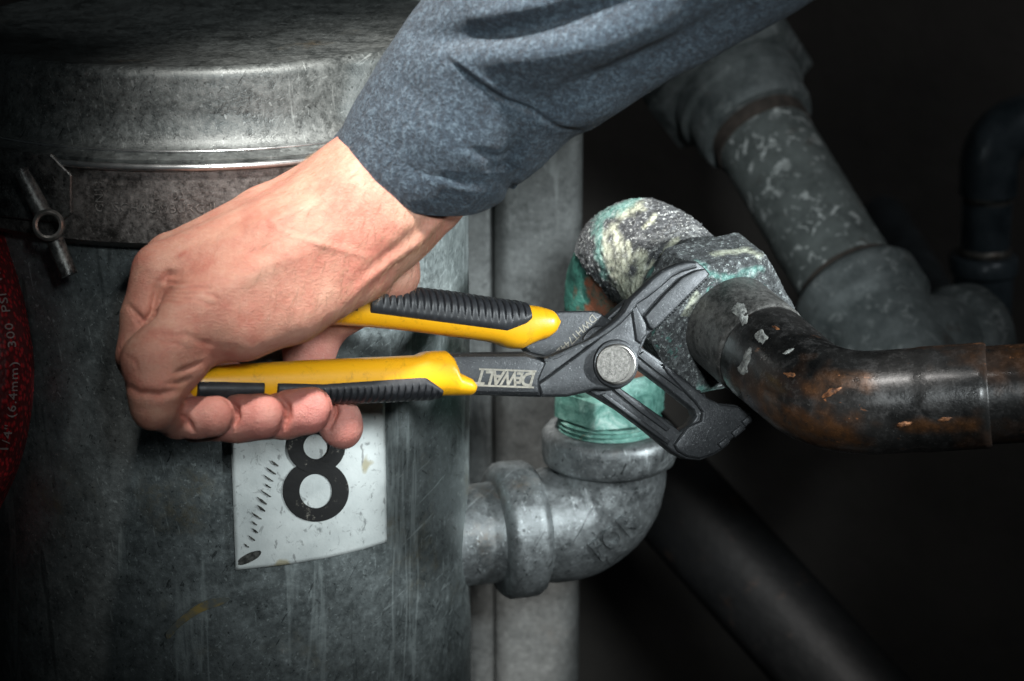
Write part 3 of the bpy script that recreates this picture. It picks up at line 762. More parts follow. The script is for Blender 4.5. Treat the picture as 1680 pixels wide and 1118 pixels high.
# cast elbow to the drum
zE = zat(700)
axL = unit(np.array([-1.0, -0.28, -0.02]))
cen = base_pt(zat(850))
ep = fillet([base_pt(zE), cen, cen+axL*0.055], [0.024], 0.0012)
Le = arclen(ep); LT = Le[-1]
elbow = sweep('cast_elbow', ep, None, 96, M['cast'], run, prof=[(0.0, 0.0245), (0.0002, 0.0282), (0.0012, 0.0296), (0.0030, 0.0309), (0.0130, 0.0312), (0.0152, 0.0305), (0.0164, 0.0288), (0.0172, 0.0264), (0.0185, 0.0256), (0.022, 0.0264), (0.032, 0.0270), (LT-0.026, 0.0268), (LT-0.0215, 0.0260), (LT-0.0205, 0.0270), (LT-0.0190, 0.0298), (LT-0.0165, 0.0315), (LT-0.004, 0.0315), (LT-0.0015, 0.0298), (LT-0.0004, 0.0280), (LT, 0.0235)],
      disp=disp_field(lambda P, D: 0.0004*fbm(P, 110, 3, 6)+0.00025*fbm(P, 420, 2, 2)))
npth = np.array([cen+axL*s for s in np.linspace(0.045, 0.125, 40)])
sweep('nipple', npth, 0.0232, 72, M['cast'], run, disp=disp_field(lambda P, D: 0.0002*fbm(P, 300, 3, 6)))
# raised letters on the elbow
V, F = text_mesh('FOR', 0.0115, 0.0016, 0.0003, 0, 1.1, 3, 0.0)
def elbow_hit(px, py):
    r = unit(ray(px, py)); rr = np.full(len(ep), 0.0272)
    for t in np.arange(0.95, 1.3, 0.0004):
        P = CAM+r*t; d = np.linalg.norm(ep-P, axis=1); i = int(np.argmin(d))
        if d[i] <= rr[i]:
            lo_, hi_ = t-0.0004, t
            for _ in range(9):
                md_ = (lo_+hi_)/2; P = CAM+r*md_; d = np.linalg.norm(ep-P, axis=1); i = int(np.argmin(d))
                if d[i] <= rr[i]: hi_ = md_
                else: lo_ = md_
            return P, unit(P-ep[i])
    return None
out = []
cA = math.radians(42); sx = 1.0/(1.07/FPX)
for v in V:
    X = v[0]*math.cos(cA)-v[1]*math.sin(cA); Y = v[0]*math.sin(cA)+v[1]*math.cos(cA)
    h = elbow_hit(1007+X*sx, 880-Y*sx)
    out.append(h[0]+h[1]*(v[2]+0.0003))
mesh_obj('raised_lettering', out, F, M['cast'], elbow, smooth=False)

# ------------------------------------------------------------------ background pipe
A0 = at(1128, 20, 1.40); A1 = at(1440, 540, 1.27); aB = unit(A1-A0); LB = np.linalg.norm(A1-A0)
bgr = thing('background_pipe', 'paint flecked grey pipe with hex fitting, slanting down behind the black bend', 'pipe', A1)
def seg(s0, s1, n=12): return np.array([A0+aB*s for s in np.linspace(s0, s1, n)])
def s_of(px, py):
    best = min((abs(pix(A0+aB*s)[1]-py), s) for s in np.linspace(-0.05, LB+0.1, 400)); return best[1]
hx = s_of(0, 150)
o = hex_prism('hex_fitting', A0+aB*hx, aB, 0.052, 0.05, math.radians(12), M['bgfit'], bgr, 0.006)
sweep('upper_collar', seg(hx-0.002, hx+0.032), None, 72, M['bgfit'], bgr, prof=[(0, 0.036), (0.004, 0.0375), (0.012, 0.0375), (0.014, 0.0345), (0.028, 0.0345), (0.033, 0.0325), (0.0335, 0.028)])
sweep('rusty_joint', seg(hx+0.028, hx+0.040, 5), 0.0283, 64, M['rust'], bgr)
se = s_of(0, 470)
sweep('pipe_length', seg(hx+0.036, se, 40), 0.0272, 72, M['bgpipe'], bgr, disp=disp_field(lambda P, D: 0.0004*fbm(P, 60, 3)))
sweep('rusty_joint', seg(se-0.005, se+0.003, 4), 0.0282, 64, M['rust'], bgr)
sweep('lower_collar', seg(se, se+0.085), None, 72, M['bgfit'], bgr, prof=[(0, 0.028), (0.0005, 0.0330), (0.004, 0.0355), (0.020, 0.0358), (0.026, 0.0315), (0.07, 0.030), (0.0845, 0.024)])
tb = A0+aB*(se+0.045); te = at(1600, 560, 1.30)
ta = unit(te-tb); tl = np.linalg.norm(te-tb)
sweep('side_branch', np.array([tb+ta*s for s in np.linspace(0, tl, 30)]), None, 72, M['bgfit'], bgr, prof=[(0, 0.031), (tl-0.022, 0.0262), (tl-0.018, 0.031), (tl-0.004, 0.0315), (tl-0.0005, 0.0295), (tl, 0.022)])

# far fitting on the dim right
fy = at(1615, 400, 1.42)
far = thing('stub_riser', 'dim blue-grey riser with bright rings and an elbow beside the wall', 'pipe', (fy[0], fy[1], 0.2))
def fz(py): return ray_y(1615, py, fy[1])[2]
fpnt = lambda z: np.array([fy[0], fy[1], z])
ztop = fz(205)
ep2 = fillet([fpnt(fz(318)), fpnt(ztop), fpnt(ztop)+unit([1, 0.1, 0.02])*0.09], [0.024], 0.002)
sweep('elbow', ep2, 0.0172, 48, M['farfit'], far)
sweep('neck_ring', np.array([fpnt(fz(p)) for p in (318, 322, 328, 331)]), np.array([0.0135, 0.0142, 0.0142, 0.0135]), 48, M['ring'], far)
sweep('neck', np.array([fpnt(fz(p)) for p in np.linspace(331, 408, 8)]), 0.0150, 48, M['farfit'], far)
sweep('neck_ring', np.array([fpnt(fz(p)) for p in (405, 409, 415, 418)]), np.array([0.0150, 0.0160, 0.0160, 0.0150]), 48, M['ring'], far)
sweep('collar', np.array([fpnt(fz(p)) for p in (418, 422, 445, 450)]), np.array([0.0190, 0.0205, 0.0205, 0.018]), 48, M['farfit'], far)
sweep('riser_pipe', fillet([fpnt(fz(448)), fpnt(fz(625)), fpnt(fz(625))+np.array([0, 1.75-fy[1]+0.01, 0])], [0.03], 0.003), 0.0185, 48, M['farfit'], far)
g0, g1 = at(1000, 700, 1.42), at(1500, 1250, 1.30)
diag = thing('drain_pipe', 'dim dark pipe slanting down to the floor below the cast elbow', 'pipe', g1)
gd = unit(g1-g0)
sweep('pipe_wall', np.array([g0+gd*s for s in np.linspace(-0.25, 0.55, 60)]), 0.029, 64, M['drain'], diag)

# ------------------------------------------------------------------ pliers
TILT = math.radians(20)
pv = at(1008, 598, 0.965)
PN = unit(math.sin(TILT)*AX - math.cos(TILT)*AF)        # faces the camera, turned a little to the right
PX = unit(math.cos(TILT)*AX + math.sin(TILT)*AF); PYv = np.cross(PN, PX)
def loc(px, py, h=0.0):
    r = ray(px, py); t = ((pv+PN*h-CAM) @ PN)/(r @ PN); P = CAM+t*r-pv
    return np.array([P @ PX, P @ PYv])
def wld(x, y, h): return pv + PX*x + PYv*y + PN*h
pl = thing('slip_joint_pliers', 'black steel water pump pliers with yellow and black grips, gripping the crusted nut', 'pliers', pv)
def plate(name, outline, holes, h0, h1, bevel, mat, parent, rnd=0, at_h=None):
    ref = h1 if at_h is None else at_h
    o2 = [loc(x, y, ref) for x, y in (roundpoly(outline, rnd) if rnd else outline)]
    hs = [[loc(x, y, ref) for x, y in (roundpoly(h, rnd) if rnd else h)] for h in holes]
    V, F = plate_mesh(o2, hs, (h1-h0)/2, bevel, 2)
    m = (h0+h1)/2
    o = mesh_obj(name, [wld(v[0], v[1], v[2]+m) for v in V], F, mat, parent)
    bm = bmesh.new(); bm.from_mesh(o.data); bmesh.ops.remove_doubles(bm, verts=bm.verts, dist=1e-6); bm.to_mesh(o.data); bm.free()
    sharp(o, 28); return o
def join_into(base, others):
    bm = bmesh.new(); bm.from_mesh(base.data)
    for o in others: bm.from_mesh(o.data); 
    bm.to_mesh(base.data); bm.free()
    for o in others:
        me = o.data; bpy.data.objects.remove(o); bpy.data.meshes.remove(me)
    sharp(base, 28)
def teeth(a, b, n, depth):
    """zig-zag tooth line between two photo points"""
    a = np.array(a, float); b = np.array(b, float); d = b-a; nrm = unit(np.array([-d[1], d[0]])); out = []
    for i in range(n):
        out += [a+d*(i/n), a+d*((i+0.5)/n)+nrm*depth]
    out.append(b); return [tuple(p) for p in out]
# rear half: upper handle tang, slotted lower jaw
slot = [(1020, 616), (1042, 598), (1096, 639), (1139, 673), (1142, 683), (1133, 697), (1116, 707), (1085, 683), (1039, 651), (1012, 632)]
rear_out = [(870, 528), (905, 511), (975, 510), (988, 515), (1000, 523), (1012, 532), (1056, 571), (1086, 592)]
rear_out += teeth((1090, 596), (1160, 652), 9, -3.0)
rear_out += [(1180, 662), (1210, 665), (1228, 677), (1239, 689), (1233, 696), (1228, 694), (1222, 700), (1226, 704), (1208, 719), (1203, 717), (1196, 724), (1199, 728), (1183, 741), (1171, 748), (1150, 756), (1126, 754), (1108, 745), (1085, 726), (1057, 703), (1017, 673), (987, 655), (960, 640), (930, 615), (904, 588), (870, 580), (850, 560)]
rear = plate('lower_jaw', rear_out, [slot], -0.0065, 0.0010, 0.0012, M['tool'], pl)
extra = []
# thicker jaw head
head = [(1128, 700), (1150, 690), (1152, 676), (1140, 660), (1120, 640), (1095, 614), (1086, 598), (1092, 597), (1160, 652), (1182, 663), (1212, 667), (1228, 678), (1237, 689)]
head += [(1226, 700), (1205, 718), (1183, 738), (1170, 746), (1150, 753), (1128, 750), (1112, 741), (1106, 730), (1116, 716)]
extra.append(plate('x', head, [], 0.0005, 0.0026, 0.0014, M['tool'], pl))
# ridge on the lower rail and a rail groove plate
extra.append(plate('x', [(1000, 634), (1008, 630), (1062, 672), (1100, 704), (1094, 708), (1050, 676)], [], 0.0006, 0.0022, 0.0006, M['tool'], pl))
extra.append(plate('x', [(985, 648), (994, 645), (1052, 688), (1100, 724), (1096, 730), (1050, 696)], [], 0.0006, 0.0022, 0.0006, M['tool'], pl))
extra.append(plate('x', [(1046, 584), (1056, 577), (1090, 603), (1128, 636), (1120, 642), (1080, 612)], [], 0.0006, 0.0020, 0.0005, M['tool'], pl))
# end of the slotted bar above the joint
extra.append(plate('x', [(995, 522), (1031, 491), (1037, 494), (1040, 505), (1012, 534), (1002, 530)], [[(1006, 522), (1030, 500), (1033, 505), (1011, 526)]], -0.0065, -0.0008, 0.0008, M['tool'], pl))
# raised step by the joint on the upper tang
extra.append(plate('x', [(955, 556), (962, 546), (974, 535), (990, 534), (1000, 540), (1008, 550), (1000, 575), (960, 570)], [], 0.0004, 0.0019, 0.0009, M['tool'], pl, 1))
# serrations on the jaw heel
for (x0, y0) in [(1231, 690), (1214, 708), (1192, 727)]:
    extra.append(plate('x', [(x0-14, y0+2), (x0+2, y0-11), (x0+8, y0-3), (x0-7, y0+10)], [], 0.0015, 0.0042, 0.0007, M['tool'], pl))
join_into(rear, extra)
# front half: lower handle tang with the upper jaw
front_out = [(700, 590), (740, 579), (800, 578), (865, 577), (880, 582), (893, 585), (905, 582), (932, 571), (963, 559), (986, 542), (1007, 527), (1024, 509), (1031, 498), (1036, 488), (1056, 470), (1070, 456), (1088, 442), (1111, 432), (1132, 427.5), (1144, 429), (1158, 440), (1166, 450)]
front_out += teeth((1162, 457), (1114, 503), 13, -2.4)
front_out += teeth((1112, 506), (1078, 538), 8, -2.8)
front_out += [(1072, 544), (1063, 552), (1056, 568), (1048, 588), (1046, 610), (1036, 628), (1020, 638), (1000, 641), (978, 640), (960, 645), (931, 651.5), (881, 652), (792, 649), (740, 646), (700, 640)]
fr = plate('upper_jaw', front_out, [], 0.0012, 0.0052, 0.0012, M['tool'], pl)
extra = []
# tang: thick, well rounded bar
extra.append(plate('x', [(700, 592), (740, 579.5), (865, 579), (893, 588), (900, 596), (888, 624), (889, 650), (792, 648.5), (740, 645), (700, 640)], [], 0.0010, 0.0078, 0.0030, M['tool'], pl))
# hub, bounded by the slanting crease
extra.append(plate('x', [(883, 630), (900, 618), (958, 575), (990, 549), (1010, 531), (1030, 512), (1040, 503), (1050, 520), (1060, 550), (1053, 568), (1046, 590), (1044, 610), (1034, 627), (1018, 637), (998, 640), (978, 639), (960, 644), (931, 650.5), (890, 651)], [], 0.0030, 0.0073, 0.0016, M['tool'], pl))
# spine ridge running from the tang to the jaw tip
extra.append(plate('x', [(884, 586), (893, 586), (905, 583), (932, 572), (963, 560), (986, 543), (1007, 528), (1024, 510), (1034, 492), (1056, 471), (1070, 457), (1088, 443), (1111, 433), (1132, 428.5), (1143, 430), (1146, 440), (1122, 447), (1104, 456), (1084, 474), (1066, 488), (1048, 500), (1040, 512), (1020, 533), (996, 551), (966, 566), (940, 577), (915, 589), (900, 594)], [], 0.0030, 0.0086, 0.0017, M['tool'], pl))
# jaw cheek with the teeth
extra.append(plate('x', [(1058, 520), (1090, 484), (1120, 455), (1144, 443), (1157, 441), (1165, 450), (1113, 503), (1078, 538), (1072, 542), (1066, 538)], [], 0.0030, 0.0074, 0.0010, M['tool'], pl))
extra.append(plate('x', [(1036, 506), (1046, 500), (1062, 532), (1063, 548), (1052, 565), (1044, 560)], [], 0.0030, 0.0084, 0.0014, M['tool'], pl))
join_into(fr, extra)
# pivot
def disc(name, px, py, R, h0, h1, ch, mat, parent, segs=56):
    c = loc(px, py, h0); prof = [(0.00001, h1-0.0001), (R-ch*1.6, h1-0.0001), (R-ch*1.2, h1), (R-ch, h1), (R-ch*0.3, h1-ch*0.3), (R, h1-ch), (R, h0)]
    V = []; F = []; n = len(prof)
    for i in range(segs):
        t = 2*math.pi*i/segs
        for r, h in prof: V.append(wld(c[0]+r*math.cos(t), c[1]+r*math.sin(t), h))
    for i in range(segs):
        for j in range(n-1):
            p = i*n+j; q = ((i+1) % segs)*n+j; F.append((p, q, q+1, p+1))
    o = mesh_obj(name, V, F, mat, parent)
    bm = bmesh.new(); bm.from_mesh(o.data); bmesh.ops.remove_doubles(bm, verts=bm.verts, dist=2e-5); bmesh.ops.recalc_face_normals(bm, faces=bm.faces); bm.to_mesh(o.data); bm.free(); sharp(o, 30)
    return o
boss = disc('pivot_boss', 1006, 597, 0.0097, 0.005, 0.0088, 0.0012, M['tool'], pl)
btn = disc('pivot_button', 1006, 598, 0.0081, 0.006, 0.0112, 0.0009, M['pivotrim'], pl)
disc('button_face', 1006, 598, 0.00735, 0.0105, 0.01145, 0.0003, M['pivot'], btn)

# grips: rounded loft along the handle with an inset of ribbed rubber on the outer side
def grip(name, xs, top, bot, hz, inlay_b, up, divider, ext_len, label=None):
    """xs photo columns; top/bot outline rows; inlay_b(x) row where rubber meets yellow"""
    n = len(xs); segs = 48
    h_mid = 0.0015
    C = [loc(x, (t+b)/2, h_mid) for x, t, b in zip(xs, top, bot)]
    HY = [abs(loc(x, t, h_mid)[1]-loc(x, b, h_mid)[1])/2 for x, t, b in zip(xs, top, bot)]
    def sect(c, hy, hzz, ph, grow=0.0):
        p = 0.78
        cx, sx = math.cos(ph), math.sin(ph)
        y = (hy+grow)*math.copysign(abs(sx)**p, sx); z = (hzz+grow)*math.copysign(abs(cx)**p, cx)
        return wld(c[0], c[1]+y, h_mid+z)
    V = []; F = []
    for i in range(n):
        for j in range(segs): V.append(sect(C[i], HY[i], hz[i], 2*math.pi*j/segs))
    for i in range(n-1):
        for j in range(segs):
            kx = (j+1) % segs; F.append((i*segs+j, i*segs+kx, (i+1)*segs+kx, (i+1)*segs+j))
    F.append(tuple(range(segs-1, -1, -1))); F.append(tuple((n-1)*segs+j for j in range(segs)))
    body = mesh_obj(name, V, F, M['yellow'], pl)
    bm = bmesh.new(); bm.from_mesh(body.data); bmesh.ops.recalc_face_normals(bm, faces=bm.faces); bm.to_mesh(body.data); bm.free()
    sharp(body, 60)
    # rubber inlays
    for (x0, x1, ribs) in divider:
        m = int(abs(x1-x0)/0.55); na = 26; V = []; F = []
        for i in range(m+1):
            x = x0+(x1-x0)*i/m
            tt = np.interp(x, xs, top); bb = np.interp(x, xs, bot); hh = np.interp(x, xs, hz)
            c = loc(x, (tt+bb)/2, h_mid); hy = abs(loc(x, tt, h_mid)[1]-loc(x, bb, h_mid)[1])/2
            yb = loc(x, inlay_b(x), h_mid)[1]-c[1]
            q = max(-0.985, min(0.985, yb/hy)); q = q if up else -q
            s0 = math.asin(math.copysign(abs(q)**(1/0.78), q))
            edge = min(i, m-i)*0.55
            for j in range(na+1):
                f = j/na; ph = s0+(math.pi-2*s0)*f
                g = 0.0011*min(1, edge/2.5)*min(1, min(f, 1-f)*na/1.2) - 0.0002*(1-min(1, edge/2.5))
                if ribs:
                    u = ((x-x0)/11.0) % 1.0
                    fade = min(1, max(0, (min(f, 1-f)-0.10)/0.03))*(1 if edge > 10 else 0)
                    bulge = 0.00045*math.sin(math.pi*min(1, u/0.80))**0.6
                    g += fade*(bulge if u < 0.80 else -0.00095*min(1, 2.2*math.sin(math.pi*(u-0.80)/0.20)))
                V.append(sect(c, hy, hh, ph if up else -ph, g))
        for i in range(m):
            for j in range(na):
                a = i*(na+1)+j; F.append((a, a+1, a+na+2, a+na+1))
        o = mesh_obj('rubber_inlay', V, F, M['rubber'], body)
        bm = bmesh.new(); bm.from_mesh(o.data); bmesh.ops.recalc_face_normals(bm, faces=bm.faces); bm.to_mesh(o.data); bm.free()
    return body
ux = np.array([430, 460, 500, 540, 600, 663, 734, 800, 815, 826, 840, 853, 866, 880, 893, 901, 906, 909.5, 911])
ut = np.interp(ux, [430, 500, 600, 663, 734, 820, 853, 878, 900, 907, 911], [452, 458, 469, 475, 483, 496.5, 500, 502, 508, 514, 524])
ub = np.interp(ux, [430, 540, 592, 699, 765, 809, 822, 836, 860, 868, 895, 906, 911], [522, 532.5, 536, 546, 557, 562, 568, 572.5, 573, 563.5, 555, 546, 533])
uz = np.interp(ux, [430, 500, 700, 820, 860, 900, 911], [0.0078, 0.0086, 0.0092, 0.0096, 0.0096, 0.0085, 0.006])
def u_in(x): return np.interp(x, [430, 596, 819, 850, 862, 863.5], [492, 513.7, 543, 531, 521, 499])
grip('handle_grip', ux, ut, ub, uz, u_in, True, [(442, 578, False), (596, 861, True)], 0)
lx = np.array([296, 302, 310, 330, 380, 440, 520, 600, 660, 681, 690, 699, 712, 728, 737, 742, 745, 752, 760, 767, 771.5, 773.5])
lt = np.interp(lx, [296, 302, 310, 345, 520, 660, 681, 690, 699, 727, 736, 742, 745, 767, 773.5], [622, 612, 606, 600, 590, 584, 583, 579, 576.5, 575, 581, 596, 608, 619, 628])
lb = np.interp(lx, [296, 302, 310, 345, 556, 645, 720, 768, 772, 773.5], [640, 650, 655, 658, 657, 654, 650, 649.6, 646, 640])
lz = np.interp(lx, [296, 310, 345, 520, 690, 740, 768, 773.5], [0.004, 0.0075, 0.0085, 0.0092, 0.0096, 0.0096, 0.0086, 0.007])
def l_in(x): return np.interp(x, [296, 345, 520, 677, 687, 720, 722], [626, 626, 630, 619.5, 620, 642, 650])
grip('handle_grip', lx, lt, lb, lz, l_in, False, [(316, 426, False), (445, 719, True)], 0)

# etched lettering (reads upside down, as the tool is held)
def plate_text(s, size, px, py, h, ang, shear, bold, sx=1.0, spacing=1.0):
    V, F = text_mesh(s, size, 0.00006, bold, shear, spacing)
    c = loc(px, py, h); ca, sa = math.cos(ang), math.sin(ang)
    o = mesh_obj('etched_lettering', [wld(c[0]+v[0]*sx*ca-v[1]*sa, c[1]+v[0]*sx*sa+v[1]*ca, h+v[2]) for v in V], F, M['print'], fr if h > 0.004 else rear, smooth=False)
    return o
hT = 0.00795
A180 = math.pi-math.radians(2.2)
plate_text('D', 0.0078, 868.5, 621.5, hT, A180, 0.28, 0.00022, 0.92)
plate_text('E', 0.0060, 854, 619.6, hT, A180, 0.28, 0.00022, 0.95)
plate_text('W', 0.0078, 838.5, 620.2, hT, A180, 0.28, 0.00022, 0.82)
plate_text('A', 0.0078, 819, 619.6, hT, A180, 0.28, 0.00022, 0.92)
plate_text('L', 0.0078, 805, 619.2, hT, A180, 0.28, 0.00022, 0.92)
plate_text('T', 0.0078, 791, 618.6, hT, A180, 0.28, 0.00022, 0.92)
def bar(p, q, w):
    a = loc(*p, hT); b = loc(*q, hT); d = unit(b-a); n2 = np.array([-d[1], d[0]])*w/2
    V = [wld(*(a+n2), hT), wld(*(b+n2), hT), wld(*(b-n2), hT), wld(*(a-n2), hT)]
    V += [v+PN*0.00006 for v in V]
    mesh_obj('etched_line', V, [(0, 1, 2, 3), (4, 5, 6, 7), (0, 1, 5, 4), (1, 2, 6, 5), (2, 3, 7, 6), (3, 0, 4, 7)], M['print'], fr, smooth=False)
bar((786, 606), (880, 609.5), 0.0007); bar((781, 632.5), (876, 636), 0.0007)
plate_text('DWHT74428', 0.0044, 943, 552, 0.00108, math.radians(180+43), 0.0, -0.00002, 0.95, 1.0)

# ------------------------------------------------------------------ the hand: one continuous body grown from joint positions
def cc(px, py, d):
    d = d+HD; return np.array([(px-840)/FPX*d, -(py-559)/FPX*d, -d])*1000.0      # camera-space millimetres
HD = 0.004
VOX = 0.8
lo = cc(170, 770, 0.985); hi = cc(840, 100, 0.835)
lo[2] = -(0.972+HD)*1000; hi[2] = -(0.835+HD)*1000
lo[0] = cc(170, 0, 0.98)[0]; hi[0] = cc(810, 0, 0.9)[0]; lo[1] = cc(0, 760, 0.96)[1]; hi[1] = cc(0, 120, 0.9)[1]
nx, ny, nzz = [int((hi[i]-lo[i])/VOX)+1 for i in range(3)]
gx = (lo[0]+VOX*np.arange(nx)).astype(np.float32); gy = (lo[1]+VOX*np.arange(ny)).astype(np.float32); gz = (lo[2]+VOX*np.arange(nzz)).astype(np.float32)
BIG = np.float32(60)
def box_of(pts, rs, m):
    pts = np.array(pts); r = max(rs)+m
    sl = []
    for i, g in enumerate((gx, gy, gz)):
        a = np.searchsorted(g, pts[:, i].min()-r); b = np.searchsorted(g, pts[:, i].max()+r); sl.append(slice(max(0, a-1), min(len(g), b+1)))
    return tuple(sl)
def cone_d(X, Y, Z, a, b, ra, rb):
    ba = b-a; L2 = float(ba @ ba)
    px, py, pz = X-a[0], Y-a[1], Z-a[2]
    t = np.clip((px*ba[0]+py*ba[1]+pz*ba[2])/L2, 0, 1)
    return np.sqrt((px-ba[0]*t)**2+(py-ba[1]*t)**2+(pz-ba[2]*t)**2)-(ra+(rb-ra)*t)
def smin(a, b, k):
    h = np.clip(k-np.abs(a-b), 0, None)/k
    return np.minimum(a, b)-h*h*k*0.25
def chain(field, pts, k):
    """smooth chain of tapered limbs: pts = (px, py, depth, radius mm)"""
    P = [cc(*p[:3]) for p in pts]; R = [p[3] for p in pts]
    sl = box_of(P, R, 16)
    X = gx[sl[0]][:, None, None]; Y = gy[sl[1]][None, :, None]; Z = gz[sl[2]][None, None, :]
    f = None
    for i in range(len(P)-1):
        d = cone_d(X, Y, Z, P[i], P[i+1], R[i], R[i+1]).astype(np.float32)
        f = d if f is None else smin(f, d, 2.5)
    field[sl] = smin(field[sl], f, k)
def new(): return np.full((nx, ny, nzz), BIG, np.float32)
palm = new()
for pts, kk in [
    ([(765, 195, 0.904, 23.5), (715, 238, 0.905, 25), (664, 286, 0.906, 26.3), (618, 322, 0.906, 26)], 9),
    ([(620, 345, 0.897, 20), (470, 425, 0.884, 15.5), (325, 508, 0.877, 12.0)], 11),
    ([(610, 330, 0.902, 20), (460, 388, 0.894, 15.5), (272, 450, 0.893, 12.2)], 11),
    ([(605, 315, 0.915, 18), (440, 373, 0.913, 14.5), (292, 432, 0.912, 12.3)], 11),
    ([(605, 310, 0.922, 17), (450, 368, 0.926, 14), (335, 424, 0.928, 12)], 11),
    ([(640, 360, 0.893, 15), (590, 440, 0.892, 12.5), (480, 505, 0.885, 13.2), (395, 534, 0.882, 13), (345, 555, 0.884, 10)], 10),
    ([(470, 440, 0.905, 20), (360, 480, 0.905, 16)], 9)]:
    chain(palm, pts, kk)
chain(palm, [(645, 398, 0.925, 10), (636, 446, 0.926, 12.0), (575, 470, 0.932, 14)], 4)
fl = []
f = new(); chain(f, [(322, 512, 0.877, 12.0), (250, 594, 0.869, 11.2), (253, 640, 0.867, 9.8), (252, 667, 0.868, 8.2), (290, 690, 0.889, 6.6), (322, 688, 0.887, 6.8), (350, 687, 0.884, 6.5)], 2.5); chain(f, [(318, 682, 0.887, 6.6), (355, 679, 0.884, 6.3)], 3); chain(f, [(330, 548, 0.882, 11.5), (292, 600, 0.876, 9.5), (280, 628, 0.875, 7.5)], 4.0); fl.append((f, 2.6))
f = new(); chain(f, [(268, 450, 0.893, 12.2), (247, 520, 0.891, 10.8), (236, 585, 0.890, 9.8), (260, 640, 0.893, 8.5), (320, 692, 0.903, 7.4), (392, 690, 0.898, 8.0), (428, 688, 0.894, 7.6)], 1.5); chain(f, [(392, 684, 0.898, 8.0), (433, 679, 0.893, 7.4)], 3); fl.append((f, 1.0))
f = new(); chain(f, [(285, 432, 0.912, 12), (245, 560, 0.908, 10), (290, 645, 0.914, 8.5), (400, 690, 0.916, 7.9), (466, 684, 0.906, 8.2), (505, 680, 0.903, 7.8)], 1.5); chain(f, [(470, 676, 0.905, 8.2), (512, 668, 0.902, 7.6)], 3); fl.append((f, 1.0))
f = new(); chain(f, [(335, 425, 0.928, 12), (300, 560, 0.931, 10), (380, 640, 0.936, 9), (500, 645, 0.934, 8.0), (540, 668, 0.930, 8.0), (557, 690, 0.928, 8.3), (561, 703, 0.927, 8.1)], 1.5); fl.append((f, 1.0))
f = new(); chain(f, [(590, 475, 0.933, 14), (528, 525, 0.942, 11), (508, 575, 0.944, 10), (500, 640, 0.946, 9.0)], 2.5); fl.append((f, 4))
S = palm
for i, (f, kk) in enumerate(fl): S = smin(S, f, kk)
ids = np.stack([palm]+[f for f, _ in fl[:0]]) if False else None
# fingers stay apart from one another: thin creases where two fingers meet
def surface_nets(S, o, vox):
    neg = S < 0
    c = [neg[i:S.shape[0]-1+i, j:S.shape[1]-1+j, k:S.shape[2]-1+k] for i in (0, 1) for j in (0, 1) for k in (0, 1)]
    cnt = sum(x.astype(np.int8) for x in c); act = (cnt > 0) & (cnt < 8)
    I, J, K = np.nonzero(act); idx = -np.ones(act.shape, np.int64); idx[I, J, K] = np.arange(len(I))
    acc = np.zeros((len(I), 3)); num = np.zeros(len(I))
    for a in range(8):
        for ax in range(3):
            bit = (4, 2, 1)[ax]
            if a & bit: continue
            b = a | bit
            oa = np.array([(a >> 2) & 1, (a >> 1) & 1, a & 1]); ob = np.array([(b >> 2) & 1, (b >> 1) & 1, b & 1])
            va = S[I+oa[0], J+oa[1], K+oa[2]].astype(float); vb = S[I+ob[0], J+ob[1], K+ob[2]].astype(float)
            m = (va < 0) != (vb < 0); t = np.where(m, va/np.where(m, va-vb, 1), 0)
            acc += np.where(m[:, None], oa+(ob-oa)*t[:, None], 0); num += m
    V = o + vox*(np.stack([I, J, K], 1)+acc/num[:, None])
    Q = []
    n0, n1, n2 = S.shape
    for ax in range(3):
        sl0 = [slice(1, -1)]*3; sl1 = [slice(1, -1)]*3
        sl0[ax] = slice(0, -1); sl1[ax] = slice(1, None)
        a = neg[tuple(sl0)]; b = neg[tuple(sl1)]; E = np.argwhere(a != b); sgn = a[tuple(E.T)]
        off = np.ones(3, int); off[ax] = 0; E = E+off
        u, v = (ax+1) % 3, (ax+2) % 3
        eu = np.zeros(3, int); eu[u] = 1; ev = np.zeros(3, int); ev[v] = 1
        q = np.stack([idx[tuple((E-eu-ev).T)], idx[tuple((E-ev).T)], idx[tuple(E.T)], idx[tuple((E-eu).T)]], 1)
        q = np.where(sgn[:, None], q, q[:, ::-1]); Q.append(q[(q >= 0).all(1)])
    return V, np.concatenate(Q)
HV, HQ = surface_nets(S, lo, VOX)
def biggest(V, Q):
    lab = np.arange(len(V))
    while True:
        m = lab[Q].min(1); new_lab = lab.copy()
        for kx in range(4): np.minimum.at(new_lab, Q[:, kx], m)
        new_lab = new_lab[new_lab]
        if (new_lab == lab).all(): break
        lab = new_lab
    u, c = np.unique(lab, return_counts=True); keep = lab == u[np.argmax(c)]
    idx = np.cumsum(keep)-1
    return V[keep], idx[Q[keep[Q[:, 0]]]]
HV, HQ = biggest(HV, HQ)
def smooth_mesh(V, Q, it, lam=0.5, mu=-0.52):
    n = len(V); e = np.concatenate([Q[:, [0, 1]], Q[:, [1, 2]], Q[:, [2, 3]], Q[:, [3, 0]]])
    e = np.concatenate([e, e[:, ::-1]]); deg = np.bincount(e[:, 0], minlength=n)[:, None]
    for i in range(it):
        for w in (lam, mu):
            A = np.stack([np.bincount(e[:, 0], V[e[:, 1], kx], minlength=n) for kx in range(3)], 1)/deg
            V = V+w*(A-V)
    return V
HV = smooth_mesh(HV, HQ, 4)
def normals(V, Q):
    fn = np.cross(V[Q[:, 2]]-V[Q[:, 0]], V[Q[:, 3]]-V[Q[:, 1]]); N = np.zeros_like(V)
    for kx in range(4):
        for c in range(3): N[:, c] += np.bincount(Q[:, kx], fn[:, c], minlength=len(V))
    return N/np.maximum(np.linalg.norm(N, axis=1), 1e-9)[:, None]
HN = normals(HV, HQ)
